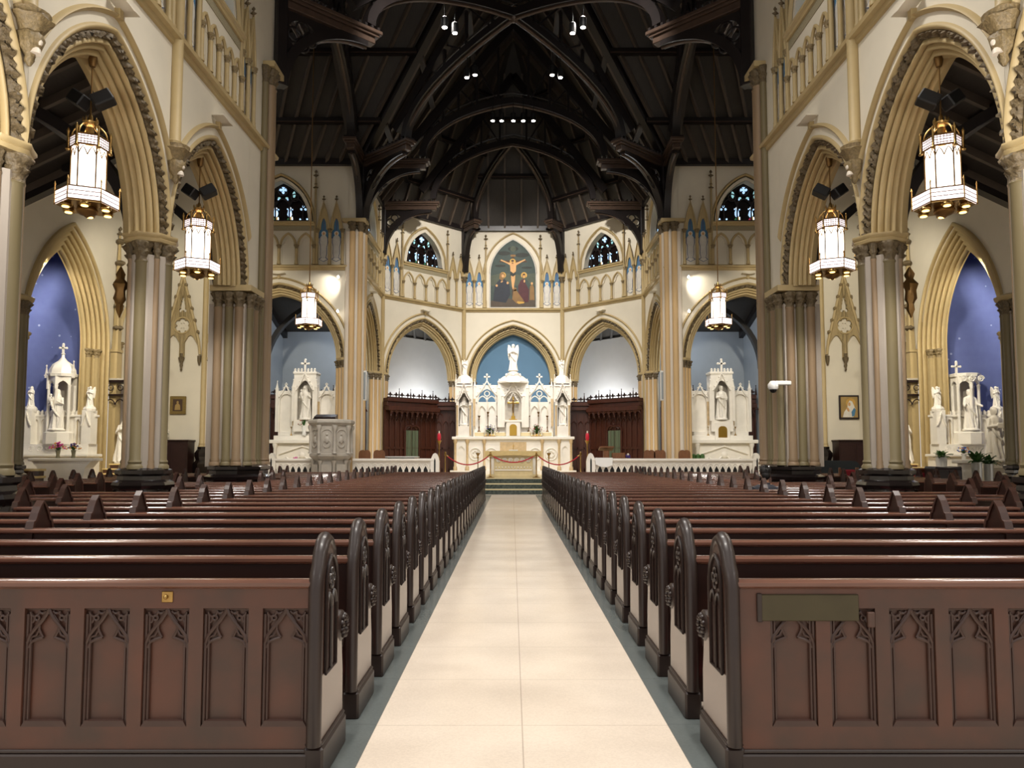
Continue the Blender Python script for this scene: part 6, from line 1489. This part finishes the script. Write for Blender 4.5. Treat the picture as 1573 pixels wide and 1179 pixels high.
# chancel furniture
def wood_chair(x, y, label, z0=.4, rz=0):
    t = thing('wooden_chair', label, 'chair', (x, y, z0), rz, 'carved wooden chairs'); A = Arch(.24, .12, 1.22)
    MB().prism([(-.24, .5)]+[A.pt(q, 0) for q in lin(-1, 1, 10)]+[(.24, .5)], -.03, .03).build('back', 'oak', t); MB().cbox(-.25, .25, -.5, .0, .42, .5, .01).build('seat', 'oak', t)
    for sx in (-.22, .22):
        for sy in (-.47, -.02): MB().box(sx-.025, sx+.025, sy-.025, sy+.025, 0, .45).build('leg', 'oak', t)
wood_chair(-6.15, 31.3, 'wooden chair back behind the left rail by the pulpit'); wood_chair(-5.55, 31.3, 'wooden chair back beside the credence table, left'); wood_chair(5.62, 31.3, 'left of the two carved wooden chairs behind the right rail'); wood_chair(6.05, 31.3, 'right of the two carved wooden chairs behind the right rail'); wood_chair(7.05, 31.2, 'single wooden chair at the foot of the right chancel pier')
t = thing('credence_table', 'oak table with a white top behind the left rail', 'table', (-4.75, 32.0, .4)); MB().cbox(-.75, .75, -.3, .3, 1.05, 1.1, .01).build('top', 'white', t); MB().cbox(-.72, -.6, -.28, .28, 0, 1.05, .01).cbox(.6, .72, -.28, .28, 0, 1.05, .01).build('sides', 'oak', t); MB().box(-.6, .6, .2, .26, 0, 1.05).build('back_panel', 'paneldk', t)
t = thing('lectern', 'tall wooden lectern right of the altar', 'lectern', (3.95, 32.2, .6)); MB().cbox(-.12, .12, -.12, .12, 0, 1.15, .02).build('column', 'oak', t); MB().prism([(-.25, 1.28), (-.25, 1.33), (.3, 1.2), (.3, 1.14)], -.3, .3, 'x').build('slope', 'oak', t); MB().cbox(-.25, .25, -.25, .25, 0, .06, .01).build('foot', 'oak', t)
t = thing('book_stand', 'small brown book stand beside the wooden lectern', 'lectern', (4.42, 31.9, .4)); MB().cbox(-.27, .27, -.12, .12, 1.0, 1.25, .02).build('box', 'oak', t); MB().box(-.04, .04, -.04, .04, 0, 1.0).cbox(-.2, .2, -.2, .2, 0, .05, .01).build('post', 'brassdk', t)
for s in (-1, 1):
    t = thing('sanctuary_lamp', 'brass lamp stand with a red glass %s of the high altar' % SN[s], 'lamp', (s*3.55, 36.2, .4)); MB().lathe([(.2, 0), (.2, .03), (.05, .1), (.03, .2), (.03, .8), (.06, .84), (.03, .9), (.03, 1.65), (.1, 1.8), (.12, 1.85)], 12).build('stand', 'brass', t, 50); MB().lathe([(.06, 1.85), (.09, 1.95), (.08, 2.15), (.05, 2.2)], 12).build('red_glass', 'redglass', t, 50); MB().lathe([(.03, 2.2), (.03, 2.3)], 8).build('candle', 'candle', t)
    t = thing('column_speaker', 'slim white column loudspeaker beside the %s chancel pier' % SN[s], 'loudspeaker', (s*6.32, 31.9, 3.85)); MB().cbox(-.1, .1, -.1, .08, 0, 1.28, .02).build('case', 'white', t); MB().cbox(-.07, .07, -.115, -.1, .06, 1.2, .01).build('grille', 'greyplastic', t); MB().box(-.03, .03, .05, .2, .6, .7).build('bracket', 'white', t)
    t = thing('carved_bracket', 'dark bronze carved ornament high on the second %s nave pier' % SN[s], 'carving', (s*(XN+.78), 13.75, 4.1)); MB().lathe([(.01, 0), (.06, .15), (.05, .25), (.1, .35), (.08, .5), (.12, .62), (.06, .72), (.08, .8), (.01, .95)], 12, mod=lambda a, i, z: 1+.25*math.sin(5*a+i)).build('ornament', 'brassdk', t, 50)
    for k, (x, z) in enumerate(((7.35, 9.0), (7.35, 7.55))):
        t = thing('wall_spotlight', '%s small lit wall spot on the %s transept wall' % (('upper', 'lower')[k], SN[s]), 'spotlight', (s*x, 31.3, z), 0, 'small wall spots'); MB().lathe([(.05, 0), (.06, .04), (.04, .12)], 10).build('housing', 'white', t, 50); MB().sphere((0, -.05, .0), .05, 8, 6).build('bulb', 'spotglass', t, 60)
t = thing('security_camera', 'white dome security camera on the right crossing pier', 'camera', (XN-.28, 17.75, 3.12)); MB().cbox(-.12, .3, -.06, .06, .1, .2, .02).build('arm', 'white', t); MB().lathe([(.1, 0), (.12, .04), (.12, .12), (.06, .2)], 16, (-.12, 0, 0)).build('housing', 'white', t, 50); MB().sphere((-.12, 0, 0), .085, 14, 8).build('lens_dome', 'black', t, 60)
t = thing('small_table_items', 'white and violet flowers in a pot behind the right rail', 'flowers', (4.75, 31.4, 1.3))
MB().lathe([(.07, 0), (.1, .12)], 10).build('pot', 'white', t, 50); mb = MB()
for j in range(14): mb.sphere((.07*math.cos(j*2.4), .07*math.sin(j*2.4), .16+.02*(j % 5)), .035, 6, 5)
mb.build('violet_blossoms', 'purple', t, 60); MB().sphere((0, -.03, .28), .05, 8, 6).build('white_blossom', 'whitepetal', t, 60)
t = thing('flower_stand', 'low oak stand under the violet flowers', 'table', (4.75, 31.4, .4)); MB().cbox(-.2, .2, -.15, .15, .85, .9, .01).build('top', 'oak', t)
for sx in (-.16, .16): MB().box(sx-.02, sx+.02, -.1, .1, 0, .85).build('leg', 'oak', t)

# ------------------------------------------------------------------ person seated in a pew
t = thing('person', 'person with black hair in a charcoal jacket seated in a right pew, seen from behind', 'person', (4.52, 13.72, .455))
mb = MB(); n = 24
secs = [(-.02, .20, .15), (.1, .20, .15), (.25, .185, .125), (.4, .20, .125), (.5, .215, .12), (.56, .19, .105), (.60, .12, .085), (.63, .06, .06), (.72, .055, .058)]
mb.loft([[(rx*math.cos(a), ry*math.sin(a), z) for a in [2*PI*j/n for j in range(n)]] for z, rx, ry in secs])
mb.sphere((0, .02, .80), .078, 16, 12, sy=1.12, sz=1.35); mb.lathe([(.004, -.02), (.013, 0), (.006, .03)], 6, (0, .115, .79)); mb.tube([(-.03, .10, .755), (.03, .10, .755)], .006, 6)
for sg in (-1, 1):
    mb.sphere((sg*.03, .09, .815), .011, 6, 5); mb.sphere((sg*.084, .015, .795), .024, 8, 6, sx=.4, sz=1.3)
    mb.tube([(sg*.18, 0, .53), (sg*.25, .06, .30), (sg*.2, .26, .15)], [.06, .048, .036], 10)
    mb.tube([(sg*.09, .02, .06), (sg*.11, .3, .08), (sg*.11, .45, .04)], [.085, .078, .065], 12); mb.tube([(sg*.11, .44, .04), (sg*.11, .42, -.2), (sg*.11, .40, -.38)], [.062, .052, .038], 12)
    mb.tube([(sg*.11, .37, -.41), (sg*.11, .50, -.42), (sg*.11, .58, -.425)], [.036, .038, .028], 8)
    mb.tube([(sg*.2, .26, .15), (sg*.18, .30, .145), (sg*.16, .34, .14)], [.03, .038, .034], 8)
    for f in range(4): mb.tube([(sg*(.135+.019*f), .35, .145), (sg*(.135+.019*f), .40, .14), (sg*(.135+.019*f), .415-.006*abs(f-1.5), .115)], .0085, 6)
    mb.tube([(sg*.135, .32, .145), (sg*.115, .345, .14), (sg*.11, .37, .135)], .010, 6)
o = mb.build('body', 'skin', t); md = o.modifiers.new('r', 'REMESH'); md.mode = 'VOXEL'; md.voxel_size = .0065; md.use_smooth_shade = True
mb = MB(); mb.loft([[(rx*1.07*math.cos(a), ry*1.1*math.sin(a), z) for a in [2*PI*j/n for j in range(n)]] for z, rx, ry in secs[:7]])
for sg in (-1, 1): mb.tube([(sg*.17, 0, .54), (sg*.25, .06, .30), (sg*.205, .25, .155)], [.07, .058, .046], 12)
mb.tube([(.07*math.cos(a), .0+.075*math.sin(a), .615) for a in lin(0, 2*PI, 14)], .022, 8)
o = mb.build('jacket', 'jacket', t); md = o.modifiers.new('r', 'REMESH'); md.mode = 'VOXEL'; md.voxel_size = .008; md.use_smooth_shade = True
mb = MB(); mb.sphere((0, -.005, .835), .096, 18, 12, sy=1.12, sz=1.12); mb.sphere((0, -.05, .77), .08, 14, 10, sy=.8, sz=1.15)
for j in range(60):
    a = random.uniform(0, 2*PI); b = random.uniform(0, 1.5); p = Vector((.09*math.cos(a)*math.sin(b), -.01+.1*math.sin(a)*math.sin(b), .84+.1*math.cos(b)))
    mb.tube([p, p+Vector((p.x*.12, (p.y)*.12, .008)), p+Vector((p.x*.2, p.y*.2, -.02))], [.012, .009, .002], 5)
mb.build('hair', 'hair', t, 60)
